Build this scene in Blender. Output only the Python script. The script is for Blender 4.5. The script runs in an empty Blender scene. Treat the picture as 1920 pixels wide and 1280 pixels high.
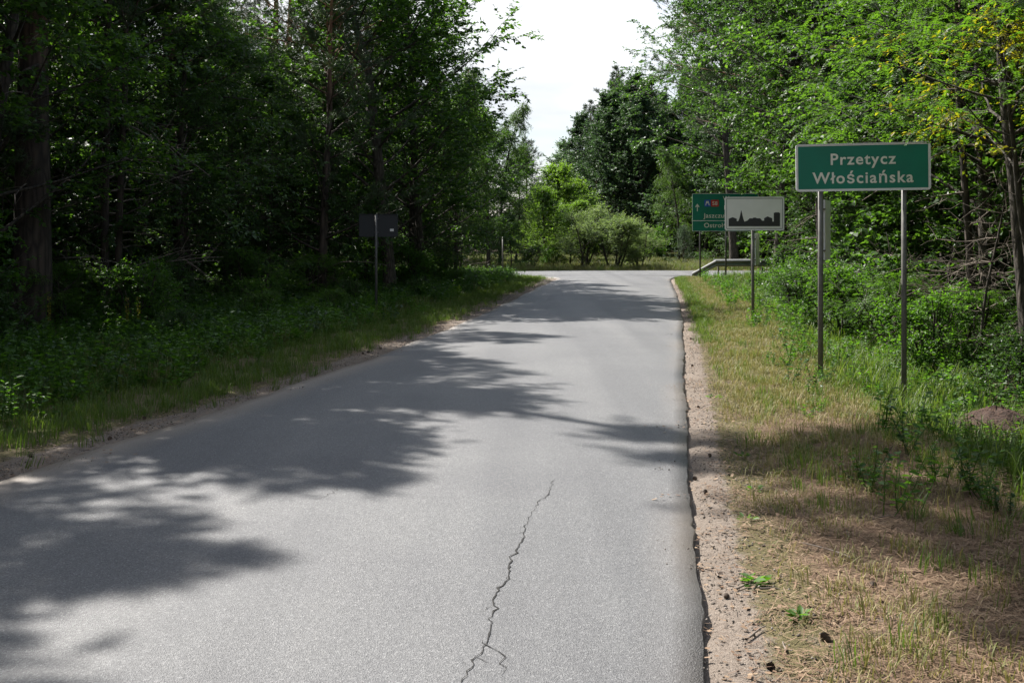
import bpy, bmesh, math, random
import numpy as np
from mathutils import Vector, Matrix

R = math.radians
sc = bpy.context.scene
col = sc.collection

# ------------------------------------------------------------------ camera, sky, sun, exposure
cd = bpy.data.cameras.new('camera'); cam = bpy.data.objects.new('camera', cd); col.objects.link(cam)
cam.location = (0, 0, 1.82); cam.rotation_euler = (R(90), 0, 0)
cd.sensor_width = 36; cd.lens = 37.5; cd.shift_y = -0.1036
cd.clip_start = 0.05; cd.clip_end = 3000
sc.camera = cam

SUN_EL, SUN_AZ = 48.0, 47.0            # elevation; degrees left of the viewing direction (+Y)
sdir = Vector((-math.sin(R(SUN_AZ)) * math.cos(R(SUN_EL)), math.cos(R(SUN_AZ)) * math.cos(R(SUN_EL)), math.sin(R(SUN_EL))))
sl = bpy.data.lights.new('sun', 'SUN'); sl.energy = 5.0; sl.angle = R(0.53); sl.color = (1.0, 0.955, 0.89)
sun = bpy.data.objects.new('sun', sl); col.objects.link(sun)
sun.rotation_euler = (-sdir).to_track_quat('-Z', 'Y').to_euler(); sun.location = (0, 0, 60)

w = bpy.data.worlds.new('World'); sc.world = w; w.use_nodes = True
nt = w.node_tree; nt.nodes.clear()
out = nt.nodes.new('ShaderNodeOutputWorld'); bg = nt.nodes.new('ShaderNodeBackground')
sky = nt.nodes.new('ShaderNodeTexSky'); sky.sky_type = 'NISHITA'; sky.sun_disc = False
sky.sun_elevation = R(SUN_EL); sky.sun_rotation = R(-SUN_AZ); sky.dust_density = 2.0
tc = nt.nodes.new('ShaderNodeTexCoord'); mp = nt.nodes.new('ShaderNodeMapping')
mp.inputs['Scale'].default_value = (1.0, 1.0, 3.2)
nz = nt.nodes.new('ShaderNodeTexNoise'); nz.inputs['Scale'].default_value = 2.6; nz.inputs['Detail'].default_value = 6
cr = nt.nodes.new('ShaderNodeValToRGB')
cr.color_ramp.elements[0].position = 0.36; cr.color_ramp.elements[0].color = (3.1, 3.35, 3.75, 1)
cr.color_ramp.elements[1].position = 0.55; cr.color_ramp.elements[1].color = (5.0, 5.05, 5.15, 1)
nz2 = nt.nodes.new('ShaderNodeTexNoise'); nz2.inputs['Scale'].default_value = 1.7; nz2.inputs['Detail'].default_value = 5
cr2 = nt.nodes.new('ShaderNodeValToRGB')
cr2.color_ramp.elements[0].position = 0.44; cr2.color_ramp.elements[0].color = (0.05, 0.05, 0.05, 1)
cr2.color_ramp.elements[1].position = 0.60; cr2.color_ramp.elements[1].color = (0.95, 0.95, 0.95, 1)
mix = nt.nodes.new('ShaderNodeMix'); mix.data_type = 'RGBA'
L = nt.links.new
L(tc.outputs['Generated'], mp.inputs['Vector']); L(mp.outputs[0], nz.inputs['Vector']); L(mp.outputs[0], nz2.inputs['Vector'])
L(nz.outputs['Fac'], cr.inputs['Fac']); L(nz2.outputs['Fac'], cr2.inputs['Fac'])
L(cr2.outputs['Color'], mix.inputs['Factor']); L(sky.outputs[0], mix.inputs['A']); L(cr.outputs['Color'], mix.inputs['B'])
L(mix.outputs['Result'], bg.inputs['Color']); bg.inputs['Strength'].default_value = 0.10
L(bg.outputs[0], out.inputs[0])

sc.view_settings.view_transform = 'Standard'; sc.view_settings.look = 'None'
sc.view_settings.exposure = 1.22; sc.view_settings.gamma = 1.0; sc.view_settings.use_curve_mapping = False
sc.render.engine = 'CYCLES'
cy = sc.cycles
cy.max_bounces = 7; cy.diffuse_bounces = 4; cy.glossy_bounces = 2; cy.transmission_bounces = 4; cy.transparent_max_bounces = 4
cy.use_denoising = True
cy.caustics_reflective = False; cy.caustics_refractive = False

# ------------------------------------------------------------------ helpers
rng = np.random.default_rng(11)
def smooth(a, b, x):
    t = np.clip((x - a) / (b - a), 0, 1); return t * t * (3 - 2 * t)
def tag(o, label=None, cat=None, group=None, kind=None):
    if label: o['label'] = label
    if cat: o['category'] = cat
    if group: o['group'] = group
    if kind: o['kind'] = kind
    return o
def empty(name, loc, rz=0.0, scale=None):
    o = bpy.data.objects.new(name, None); col.objects.link(o); o.empty_display_size = 0.2
    o.location = loc; o.rotation_euler = (0, 0, rz)
    if scale is not None: o.scale = scale
    return o
def obj(name, me, mat=None, parent=None, loc=None):
    o = bpy.data.objects.new(name, me)
    if mat is not None and not me.materials: me.materials.append(mat)
    col.objects.link(o)
    if parent is not None: o.parent = parent
    if loc is not None: o.location = loc
    return o
def np_mesh(name, V, F, mat=None, smooth_sh=False):
    V = np.asarray(V, dtype=np.float32).reshape(-1, 3); F = np.asarray(F, dtype=np.int32)
    me = bpy.data.meshes.new(name); n = F.shape[1]
    me.vertices.add(len(V)); me.vertices.foreach_set('co', V.ravel())
    me.loops.add(F.size); me.loops.foreach_set('vertex_index', F.ravel())
    me.polygons.add(len(F)); me.polygons.foreach_set('loop_start', np.arange(0, F.size, n, dtype=np.int32))
    me.update(calc_edges=True)
    if smooth_sh: me.polygons.foreach_set('use_smooth', np.ones(len(F), dtype=bool))
    if mat is not None: me.materials.append(mat)
    return me
class Tubes:
    """many tapered tubes in one mesh"""
    def __init__(s): s.V = []; s.F = []; s.n = 0
    def add(s, P, r, k=5):
        P = np.asarray(P, float); r = np.asarray(r, float); m = len(P)
        T = np.gradient(P, axis=0); T /= np.linalg.norm(T, axis=1)[:, None] + 1e-9
        ref = np.array([1.0, 0.13, 0.0]) if abs(T[:, 2]).mean() > 0.7 else np.array([0.0, 0.1, 1.0])
        A = np.cross(T, ref); A /= np.linalg.norm(A, axis=1)[:, None] + 1e-9; B = np.cross(T, A)
        th = np.arange(k) * 2 * np.pi / k
        ring = P[:, None, :] + r[:, None, None] * (np.cos(th)[None, :, None] * A[:, None, :] + np.sin(th)[None, :, None] * B[:, None, :])
        s.V.append(ring.reshape(-1, 3))
        i = np.arange(m - 1)[:, None] * k; j = np.arange(k)[None, :]; j2 = (j + 1) % k
        q = np.stack([i + j, i + j2, i + k + j2, i + k + j], -1).reshape(-1, 4) + s.n
        s.F.append(q); s.n += m * k
    def mesh(s, name, mat): return np_mesh(name, np.concatenate(s.V), np.concatenate(s.F), mat, True)
def unit(v): return v / (np.linalg.norm(v, axis=-1, keepdims=True) + 1e-9)
def leaves(P, D, N, Ln, W, fold=0.12, six=False):
    """leaf blades: base P, axis D, normal N"""
    D = unit(D); S = unit(np.cross(D, N)); N = np.cross(S, D); Ln = np.asarray(Ln)[:, None]; W = np.asarray(W)[:, None]
    n = len(P)
    if six:
        v = np.stack([P, P + D * Ln * .3 + S * W * .46 + N * W * fold, P + D * Ln * .66 + S * W * .40 + N * W * fold, P + D * Ln - N * Ln * .10,
                      P + D * Ln * .66 - S * W * .40 + N * W * fold, P + D * Ln * .3 - S * W * .46 + N * W * fold], 1).reshape(-1, 3)
        b = np.arange(n)[:, None] * 6
        f = np.concatenate([b + np.array([0, 1, 2, 3]), b + np.array([0, 3, 4, 5])])
    else:
        v = np.stack([P, P + D * Ln * .48 + S * W * .5 + N * W * fold, P + D * Ln - N * Ln * .06, P + D * Ln * .48 - S * W * .5 + N * W * fold], 1).reshape(-1, 3)
        f = np.arange(n)[:, None] * 4 + np.arange(4)
    return v, f
def box_mesh(name, x0, x1, y0, y1, z0, z1, mat, bev=0.0):
    bm = bmesh.new(); bmesh.ops.create_cube(bm, size=1)
    for v in bm.verts: v.co = ((x0 + x1) / 2 + v.co.x * (x1 - x0), (y0 + y1) / 2 + v.co.y * (y1 - y0), (z0 + z1) / 2 + v.co.z * (z1 - z0))
    if bev: bmesh.ops.bevel(bm, geom=bm.edges[:], offset=bev, segments=2, affect='EDGES')
    me = bpy.data.meshes.new(name); bm.to_mesh(me); bm.free(); me.materials.append(mat); return me

# ------------------------------------------------------------------ materials
def newmat(name):
    m = bpy.data.materials.new(name); m.use_nodes = True; t = m.node_tree
    return m, t, t.nodes['Principled BSDF'], t.links.new
def N_(t, kind, **kw):
    n = t.nodes.new(kind)
    for k, v in kw.items():
        if k in n.inputs: n.inputs[k].default_value = v
        else: setattr(n, k, v)
    return n
def ramp(t, stops):
    r = t.nodes.new('ShaderNodeValToRGB'); e = r.color_ramp.elements
    while len(e) < len(stops): e.new(0.5)
    for k, (p, c) in enumerate(stops): e[k].position = p; e[k].color = (*c, 1) if len(c) == 3 else c
    return r
def leaf_mat(name, cols, trans=0.45, rough=0.52, spec=0.38, tcol=(2.3, 2.6, 0.6)):
    """leaf blade: green varies leaf by leaf and a little tree by tree; light comes through it"""
    m, t, p, l = newmat(name)
    g = N_(t, 'ShaderNodeNewGeometry'); oi = N_(t, 'ShaderNodeObjectInfo')
    n = len(cols); rp = ramp(t, [(k / (n - 1), c) for k, c in enumerate(cols)])
    mx = N_(t, 'ShaderNodeMath', operation='MULTIPLY_ADD'); mx.inputs[1].default_value = 0.72
    m2 = N_(t, 'ShaderNodeMath', operation='MULTIPLY'); m2.inputs[1].default_value = 0.28
    l(oi.outputs['Random'], m2.inputs[0]); l(g.outputs['Random Per Island'], mx.inputs[0]); l(m2.outputs[0], mx.inputs[2]); l(mx.outputs[0], rp.inputs['Fac'])
    l(rp.outputs['Color'], p.inputs['Base Color']); p.inputs['Roughness'].default_value = rough
    p.inputs['Specular IOR Level'].default_value = spec
    tr = N_(t, 'ShaderNodeBsdfTranslucent'); ml = N_(t, 'ShaderNodeMix', data_type='RGBA', blend_type='MULTIPLY')
    ml.inputs['Factor'].default_value = 1.0; ml.inputs['B'].default_value = (*tcol, 1); l(rp.outputs['Color'], ml.inputs['A'])
    l(ml.outputs['Result'], tr.inputs['Color'])
    ms = N_(t, 'ShaderNodeMixShader'); ms.inputs[0].default_value = trans
    o = t.nodes['Material Output']; l(p.outputs[0], ms.inputs[1]); l(tr.outputs[0], ms.inputs[2]); l(ms.outputs[0], o.inputs['Surface'])
    return m
def bark_mat(name, lo, hi, scale=6.0, upper=None, z0=4.0, z1=8.0):
    m, t, p, l = newmat(name)
    tc = N_(t, 'ShaderNodeTexCoord'); mp = N_(t, 'ShaderNodeMapping'); mp.inputs['Scale'].default_value = (1, 1, 0.22)
    l(tc.outputs['Object'], mp.inputs['Vector'])
    nz = N_(t, 'ShaderNodeTexNoise', Scale=scale * 2.4, Detail=6.0, Roughness=0.65); l(mp.outputs[0], nz.inputs['Vector'])
    vo = N_(t, 'ShaderNodeTexVoronoi', feature='DISTANCE_TO_EDGE', Scale=scale * 1.6); l(mp.outputs[0], vo.inputs['Vector'])
    ad = N_(t, 'ShaderNodeMath', operation='MULTIPLY_ADD'); ad.inputs[1].default_value = 1.3; l(vo.outputs['Distance'], ad.inputs[0])
    sb = N_(t, 'ShaderNodeMath', operation='MULTIPLY'); sb.inputs[1].default_value = 0.7; l(nz.outputs['Fac'], sb.inputs[0]); l(sb.outputs[0], ad.inputs[2])
    rp = ramp(t, [(0.3, lo), (0.75, hi)]); l(ad.outputs[0], rp.inputs['Fac']); c = rp.outputs['Color']
    if upper:
        sx = N_(t, 'ShaderNodeSeparateXYZ'); l(tc.outputs['Object'], sx.inputs[0])
        mr = N_(t, 'ShaderNodeMapRange'); mr.inputs['From Min'].default_value = z0; mr.inputs['From Max'].default_value = z1; l(sx.outputs['Z'], mr.inputs['Value'])
        rp2 = ramp(t, [(0.3, tuple(v * .6 for v in upper)), (0.75, upper)]); l(ad.outputs[0], rp2.inputs['Fac'])
        mc = N_(t, 'ShaderNodeMix', data_type='RGBA'); l(mr.outputs[0], mc.inputs['Factor']); l(c, mc.inputs['A']); l(rp2.outputs['Color'], mc.inputs['B']); c = mc.outputs['Result']
    l(c, p.inputs['Base Color']); p.inputs['Roughness'].default_value = 0.9
    b = N_(t, 'ShaderNodeBump', Strength=0.7, Distance=0.03); l(ad.outputs[0], b.inputs['Height']); l(b.outputs[0], p.inputs['Normal'])
    return m
def plain(name, c, rough=0.6, metal=0.0, noise=0.12, scale=14.0, bump=0.0):
    m, t, p, l = newmat(name)
    tc = N_(t, 'ShaderNodeTexCoord'); nz = N_(t, 'ShaderNodeTexNoise', Scale=scale, Detail=5.0); l(tc.outputs['Object'], nz.inputs['Vector'])
    rp = ramp(t, [(0.3, tuple(v * (1 - noise) for v in c)), (0.7, tuple(min(1, v * (1 + noise)) for v in c))])
    l(nz.outputs['Fac'], rp.inputs['Fac']); l(rp.outputs['Color'], p.inputs['Base Color'])
    rr = N_(t, 'ShaderNodeMapRange'); rr.inputs['To Min'].default_value = rough - .1; rr.inputs['To Max'].default_value = rough + .1
    l(nz.outputs['Fac'], rr.inputs['Value']); l(rr.outputs[0], p.inputs['Roughness']); p.inputs['Metallic'].default_value = metal
    if bump:
        b = N_(t, 'ShaderNodeBump', Strength=bump, Distance=0.02); l(nz.outputs['Fac'], b.inputs['Height']); l(b.outputs[0], p.inputs['Normal'])
    return m

M = {}
M['oak'] = leaf_mat('oak_leaf', [(.026, .058, .018), (.038, .080, .024), (.054, .106, .030), (.080, .140, .036)])
M['cherry'] = leaf_mat('glossy_leaf', [(.024, .056, .019), (.036, .078, .025), (.050, .100, .032), (.070, .128, .04)], rough=0.46, spec=0.45, tcol=(1.8, 2.0, .6))
M['alder'] = leaf_mat('dark_leaf', [(.034, .064, .034), (.048, .086, .044), (.064, .108, .052)], trans=0.35, tcol=(1.4, 1.6, .8))
M['birch'] = leaf_mat('birch_leaf', [(.040, .078, .024), (.058, .105, .032), (.078, .132, .042)], rough=0.5)
M['locust'] = leaf_mat('locust_leaflet', [(.042, .088, .018), (.062, .120, .024), (.085, .155, .03)], trans=0.5, tcol=(2.0, 2.3, .6))
M['light'] = leaf_mat('bright_leaf', [(.075, .13, .03), (.10, .17, .038), (.13, .205, .05)], trans=0.48, tcol=(2.2, 2.4, .6))
M['willow'] = leaf_mat('grey_green_leaf', [(.095, .14, .065), (.125, .175, .085), (.155, .21, .11)], trans=0.45, tcol=(2.0, 2.1, .9))
M['yellow'] = leaf_mat('yellowing_leaf', [(.10, .13, .02), (.19, .17, .022), (.24, .15, .025)], trans=0.5)
M['needle'] = leaf_mat('pine_needles', [(.026, .050, .020), (.040, .070, .028), (.055, .088, .036)], trans=0.18, rough=0.45, tcol=(1.3, 1.5, .6))
M['bluepine'] = leaf_mat('young_pine_needles', [(.06, .10, .06), (.09, .135, .085), (.11, .16, .10)], trans=0.2, tcol=(1.2, 1.4, .8))
M['grass'] = leaf_mat('grass_blade', [(.055, .10, .02), (.08, .135, .028), (.115, .165, .04), (.17, .19, .065)], trans=0.42, rough=0.5, tcol=(1.4, 1.55, .6))
M['palegrass'] = leaf_mat('pale_grass_blade', [(.10, .125, .045), (.15, .155, .065), (.21, .195, .10)], trans=0.3, tcol=(1.3, 1.4, .7), rough=0.55)
M['drygrass'] = leaf_mat('dry_grass_blade', [(.10, .135, .03), (.18, .185, .06), (.26, .225, .095), (.33, .28, .14)], trans=0.3, rough=0.6, tcol=(1.2, 1.2, .8))
M['forb'] = leaf_mat('forb_leaf', [(.035, .08, .016), (.055, .12, .02), (.08, .16, .03)], trans=0.45)
M['dryneedle'] = leaf_mat('fallen_needles', [(.075, .042, .026), (.135, .08, .048), (.21, .138, .085), (.29, .215, .14)], trans=0.0, rough=0.7)
M['pinebark'] = bark_mat('pine_bark', (.02, .015, .012), (.075, .055, .043), 5.0, upper=(.26, .125, .06), z0=5, z1=9)
M['bark'] = bark_mat('grey_brown_bark', (.022, .018, .014), (.085, .07, .056), 9.0)
M['birchbark'] = bark_mat('birch_bark', (.12, .11, .10), (.50, .48, .45), 7.0)
M['deadwood'] = plain('dead_twigs', (.17, .14, .115), 0.9, noise=.3)
M['post'] = plain('galvanised_post', (.13, .125, .115), 0.55, 0.15, noise=.2)
M['postdark'] = plain('painted_post', (.07, .068, .066), 0.55, 0.1, noise=.15)
M['alu'] = plain('aluminium_sheet', (.70, .70, .70), 0.5, 0.1, noise=.08)
M['galv'] = plain('galvanised_steel', (.19, .19, .188), 0.6, 0.2, noise=.15, scale=5)
M['signback'] = plain('grey_sign_back', (.028, .03, .033), 0.7, 0.0, noise=.12)
M['green'] = plain('green_sign_face', (.002, .165, .103), 0.6, noise=.14, scale=2.2)
M['white'] = plain('white_sign_film', (.72, .70, .66), 0.5, noise=.05, scale=4)
M['cream'] = plain('cream_lettering', (.72, .70, .60), 0.5, noise=.05)
M['black'] = plain('black_film', (.012, .012, .013), 0.45, noise=.1)
M['red'] = plain('red_plate', (.48, .02, .02), 0.45, noise=.05)
M['blue'] = plain('blue_plate', (.02, .09, .42), 0.45, noise=.05)
M['cone'] = plain('pine_cone_scales', (.07, .048, .033), 0.8, noise=.4, scale=60)
M['crack'] = plain('crack_dark', (.018, .017, .016), 0.95, noise=.3)

def asphalt():
    m, t, p, l = newmat('weathered_asphalt')
    g = N_(t, 'ShaderNodeNewGeometry'); P = g.outputs['Position']
    v1 = N_(t, 'ShaderNodeTexVoronoi', Scale=150.0); l(P, v1.inputs['Vector'])
    v2 = N_(t, 'ShaderNodeTexVoronoi', Scale=75.0); l(P, v2.inputs['Vector'])
    n1 = N_(t, 'ShaderNodeTexNoise', Scale=0.55, Detail=5.0); l(P, n1.inputs['Vector'])
    mp = N_(t, 'ShaderNodeMapping'); mp.inputs['Rotation'].default_value = (0, 0, R(8.8)); mp.inputs['Scale'].default_value = (1.3, .05, 1); l(P, mp.inputs['Vector'])
    n2 = N_(t, 'ShaderNodeTexNoise', Scale=1.0, Detail=4.0); l(mp.outputs[0], n2.inputs['Vector'])
    n3 = N_(t, 'ShaderNodeTexNoise', Scale=260.0, Detail=2.0); l(P, n3.inputs['Vector'])
    r1 = ramp(t, [(0.0, (.060, .061, .065)), (0.35, (.103, .104, .108)), (0.75, (.143, .144, .148)), (1.0, (.27, .27, .272))]); l(v1.outputs['Color'], r1.inputs['Fac'])
    r2 = ramp(t, [(0.0, (.6, .6, .6)), (0.12, (1, 1, 1)), (0.9, (1.0, 1.0, 1.0)), (1.0, (1.5, 1.48, 1.42))]); l(v2.outputs['Color'], r2.inputs['Fac'])
    mx = N_(t, 'ShaderNodeMix', data_type='RGBA', blend_type='MULTIPLY'); mx.inputs['Factor'].default_value = 1; l(r1.outputs['Color'], mx.inputs['A']); l(r2.outputs['Color'], mx.inputs['B'])
    r3 = ramp(t, [(0.3, (.86, .86, .87)), (0.7, (1.10, 1.10, 1.08))]); l(n1.outputs['Fac'], r3.inputs['Fac'])
    m2 = N_(t, 'ShaderNodeMix', data_type='RGBA', blend_type='MULTIPLY'); m2.inputs['Factor'].default_value = 1; l(mx.outputs['Result'], m2.inputs['A']); l(r3.outputs['Color'], m2.inputs['B'])
    r4 = ramp(t, [(0.3, (.80, .80, .81)), (0.5, (1, 1, 1)), (0.7, (1.13, 1.12, 1.10))]); l(n2.outputs['Fac'], r4.inputs['Fac'])
    m3 = N_(t, 'ShaderNodeMix', data_type='RGBA', blend_type='MULTIPLY'); m3.inputs['Factor'].default_value = 1; l(m2.outputs['Result'], m3.inputs['A']); l(r4.outputs['Color'], m3.inputs['B'])
    at = N_(t, 'ShaderNodeAttribute', attribute_name='dust'); md = N_(t, 'ShaderNodeMix', data_type='RGBA'); l(at.outputs['Fac'], md.inputs['Factor'])
    l(m3.outputs['Result'], md.inputs['A']); md.inputs['B'].default_value = (.30, .245, .19, 1)
    l(md.outputs['Result'], p.inputs['Base Color']); p.inputs['Roughness'].default_value = 0.62; p.inputs['Specular IOR Level'].default_value = 0.45
    ad = N_(t, 'ShaderNodeMath', operation='ADD'); l(v1.outputs['Distance'], ad.inputs[0]); l(n3.outputs['Fac'], ad.inputs[1])
    b = N_(t, 'ShaderNodeBump', Strength=0.55, Distance=0.006); l(ad.outputs[0], b.inputs['Height']); l(b.outputs[0], p.inputs['Normal'])
    return m
M['asphalt'] = asphalt()

def ground_mat():
    m, t, p, l = newmat('verge_soil')
    g = N_(t, 'ShaderNodeNewGeometry'); P = g.outputs['Position']
    nA = N_(t, 'ShaderNodeTexNoise', Scale=4.2, Detail=9.0, Roughness=0.75); l(P, nA.inputs['Vector'])
    nB = N_(t, 'ShaderNodeTexNoise', Scale=38.0, Detail=6.0, Roughness=0.7); l(P, nB.inputs['Vector'])
    nC = N_(t, 'ShaderNodeTexNoise', Scale=150.0, Detail=3.0); l(P, nC.inputs['Vector'])
    sand = ramp(t, [(0.25, (.12, .098, .08)), (0.5, (.215, .178, .148)), (0.75, (.30, .255, .215))]); l(nB.outputs['Fac'], sand.inputs['Fac'])
    turf = ramp(t, [(0.25, (.055, .048, .026)), (0.5, (.12, .105, .05)), (0.75, (.20, .16, .085))]); l(nB.outputs['Fac'], turf.inputs['Fac'])
    lit = ramp(t, [(0.25, (.025, .019, .012)), (0.5, (.065, .046, .028)), (0.75, (.13, .088, .05))]); l(nB.outputs['Fac'], lit.inputs['Fac'])
    ndl = ramp(t, [(0.25, (.07, .045, .028)), (0.5, (.145, .10, .066)), (0.75, (.24, .18, .125))]); l(nB.outputs['Fac'], ndl.inputs['Fac'])
    cur = turf.outputs['Color']
    for nm, src in (('litter', lit), ('needle', ndl), ('sand', sand)):
        at = N_(t, 'ShaderNodeAttribute', attribute_name=nm)
        a1 = N_(t, 'ShaderNodeMath', operation='ADD'); l(at.outputs['Fac'], a1.inputs[0]); l(nA.outputs['Fac'], a1.inputs[1])
        mr = N_(t, 'ShaderNodeMapRange'); mr.inputs['From Min'].default_value = 0.90; mr.inputs['From Max'].default_value = 1.08; l(a1.outputs[0], mr.inputs['Value'])
        mm = N_(t, 'ShaderNodeMix', data_type='RGBA'); l(mr.outputs[0], mm.inputs['Factor']); l(cur, mm.inputs['A']); l(src.outputs['Color'], mm.inputs['B']); cur = mm.outputs['Result']
    sp = ramp(t, [(0.3, (.55, .5, .45)), (0.42, (1, 1, 1)), (0.66, (1.05, 1.05, 1.05)), (0.75, (1.3, 1.28, 1.25))]); l(nC.outputs['Fac'], sp.inputs['Fac'])
    m9 = N_(t, 'ShaderNodeMix', data_type='RGBA', blend_type='MULTIPLY'); m9.inputs['Factor'].default_value = 1; l(cur, m9.inputs['A']); l(sp.outputs['Color'], m9.inputs['B'])
    l(m9.outputs['Result'], p.inputs['Base Color']); p.inputs['Roughness'].default_value = 0.95; p.inputs['Specular IOR Level'].default_value = 0.2
    ad = N_(t, 'ShaderNodeMath', operation='ADD'); l(nB.outputs['Fac'], ad.inputs[0]); l(nC.outputs['Fac'], ad.inputs[1])
    b = N_(t, 'ShaderNodeBump', Strength=0.8, Distance=0.02); l(ad.outputs[0], b.inputs['Height']); l(b.outputs[0], p.inputs['Normal'])
    return m
M['ground'] = ground_mat()

# ------------------------------------------------------------------ the lie of the land
YR = [-200, -20, 4.34, 6.5, 12.6, 22.9, 30.6, 40.9, 44.5, 46.3, 47.3, 48.0]
XRv = [-30, -2.85, .785, 1.107, 2.04, 3.66, 4.78, 6.12, 6.62, 7.1, 7.9, 9.6]
YL = [-200, -20, 7.84, 9.25, 12.5, 16.3, 23, 30.6, 36.8, 44.0, 45.8, 46.8, 47.6]
XLv = [-36, -7.9, -3.78, -3.50, -2.75, -1.98, -.90, .10, .84, 1.85, 1.9, 1.2, -0.6]
def XR(Y): return np.interp(Y, YR, XRv)
def XL(Y): return np.interp(Y, YL, XLv)
YN_x = [-200, -20, -2, 6, 20, 200]; YN_y = [62, 49.5, 47.4, 47.2, 47.8, 60]
YF_x = [-200, -20, -2, 3, 9, 20, 200]; YF_y = [67, 54.5, 52.6, 55.0, 54.8, 53.8, 66]
def YN(X): return np.interp(X, YN_x, YN_y)
def YF(X): return np.interp(X, YF_x, YF_y)
def gz(X, Y):
    X = np.asarray(X, float); Y = np.asarray(Y, float)
    dr = X - XR(Y); dl = XL(Y) - X
    fade = 1 - smooth(40, 46, Y)
    z = np.full(X.shape, -0.022)
    prof = np.interp(dr, [0, .35, .9, 1.6, 2.0, 2.8, 3.6, 5.5, 9], [0, .005, .035, .03, -.02, -.36, -.36, -.12, .05])
    z = z + np.where(dr > 0, prof * fade, 0)
    profl = np.interp(dl, [0, .3, .8, 1.6, 3, 5, 9], [0, -.01, .0, .02, -.06, .04, .12])
    z = z + np.where(dl > 0, profl * fade, 0)
    bump = .018 * np.sin(X * 3.1 + Y * 1.3) * np.sin(Y * 2.3 - X * .7) + .010 * np.sin(X * 7.3 - Y * 5.1) + .045 * np.sin(X * .83 + 1.1) * np.sin(Y * .61)
    off = np.clip(np.maximum(dr, dl) * 1.4, 0, 1)
    infar = (Y > YN(X) - .6) & (Y < YF(X) + .6)
    z = z + bump * off * np.where(infar, 0, 1)
    z = z - np.where((dr <= 0) & (dl <= 0), .06, 0)
    return z
def g1(x, y): return float(gz(np.array([x]), np.array([y]))[0])

# ground sheet
def spaced(a, b, st, far):
    c = np.arange(a, b + 1e-6, st); g = st * 1.35 ** np.arange(1, 24); o = np.cumsum(g); o = o[o < far]
    return np.concatenate([(a - o)[::-1], c, b + o])
gx = spaced(-14, 15, .16, 900); gy = spaced(3, 58, .2, 900)
GX, GY = np.meshgrid(gx, gy); GZ = gz(GX, GY)
nx, ny = len(gx), len(gy)
ii = (np.arange(ny - 1)[:, None] * nx + np.arange(nx - 1)[None, :]).ravel()
me = np_mesh('ground', np.stack([GX, GY, GZ], -1).reshape(-1, 3), np.stack([ii, ii + 1, ii + nx + 1, ii + nx], -1), M['ground'], True)
dr = GX - XR(GY); dl = XL(GY) - GX
sandm = np.where(dr > -.3, 1 - smooth(.05, .5, dr), 0) * (1 - .2 * smooth(20, 36, GY)); sandm = np.maximum(sandm, np.where(dl > -.3, 1 - smooth(.1, .8, dl), 0))
sandm = np.maximum(sandm, .36 * np.where((dr > 0) & (dr < 1.6), 1 - smooth(5.0, 8.5, GY), 0))
sandm = np.where(GY > 47.5, 0, sandm)
cornerL = np.exp(-(((GX - .6) / 1.6) ** 2 + ((GY - 44.6) / 2.2) ** 2)); sandm = np.maximum(sandm, cornerL)
litm = np.maximum(smooth(2.6, 4.6, dr), smooth(3.0, 6.0, dl)); litm = np.where(GY > YF(GX) + 8, .75, litm)
ndm = np.where(dr > .2, 1 - smooth(8.5, 13.0, GY), 0) * smooth(.2, 1.0, dr)
for nm, a in (('sand', sandm), ('litter', litm), ('needle', ndm)):
    at = me.attributes.new(nm, 'FLOAT', 'POINT'); at.data.foreach_set('value', a.ravel().astype(np.float32))
ground = obj('ground', me); tag(ground, kind='structure')

# road: a slab of asphalt with ragged edges standing 4-5 cm proud of the sandy shoulder
def road_strip():
    ys = np.concatenate([np.arange(-30, 3, 1.0), np.arange(3, 30, .12), np.arange(30, 47.21, .25)])
    jl = .03 * np.sin(ys * 1.3) + .012 * np.sin(ys * 3.7 + 1) + rng.normal(0, .006, len(ys))
    jr = .014 * np.sin(ys * 1.1 + 2) + .006 * np.sin(ys * 3.9) + rng.normal(0, .007, len(ys))
    a = XL(ys) + jl; b = XR(ys) + jr; K = 26
    tt = np.concatenate([[0, 0.0015], np.linspace(.03, .97, K), [.9985, 1]])
    Xs = a[:, None] + (b - a)[:, None] * tt[None, :]; Ys = np.repeat(ys[:, None], len(tt), 1)
    crown = .05 * (1 - (2 * tt - 1) ** 2)
    Z = np.repeat(crown[None, :], len(ys), 0); Z[:, 0] -= .07; Z[:, -1] -= .07
    n = len(tt); ii = (np.arange(len(ys) - 1)[:, None] * n + np.arange(n - 1)[None, :]).ravel()
    me = np_mesh('road', np.stack([Xs, Ys, Z], -1).reshape(-1, 3), np.stack([ii, ii + 1, ii + n + 1, ii + n], -1), M['asphalt'], False)
    d = np.minimum(Xs - a[:, None], b[:, None] - Xs); du = .55 * (1 - smooth(0, .22, d)) * (0.5 + .5 * np.sin(Ys * 1.7) * np.sin(Ys * .53 + 1))
    du = np.maximum(du, .6 * (1 - smooth(0, .6, np.abs(Xs - a[:, None]))) * (Ys < 16))
    at = me.attributes.new('dust', 'FLOAT', 'POINT'); at.data.foreach_set('value', np.clip(du, 0, 1).ravel().astype(np.float32))
    return me, Z
rm, _ = road_strip()
road = obj('road', rm); tag(road, kind='structure')
def road_z(x, y):
    t = (x - XL(y)) / (XR(y) - XL(y)); return float(.05 * (1 - (2 * t - 1) ** 2))
xs = np.concatenate([np.arange(-120, -12, 6.0), np.arange(-12, 24, .5), np.arange(24, 121, 6.0)])
tt = np.linspace(0, 1, 12)
Ya = YN(xs); Yb = YF(xs); Xs = np.repeat(xs[:, None], 12, 1); Ys = Ya[:, None] + (Yb - Ya)[:, None] * tt[None, :]
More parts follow.
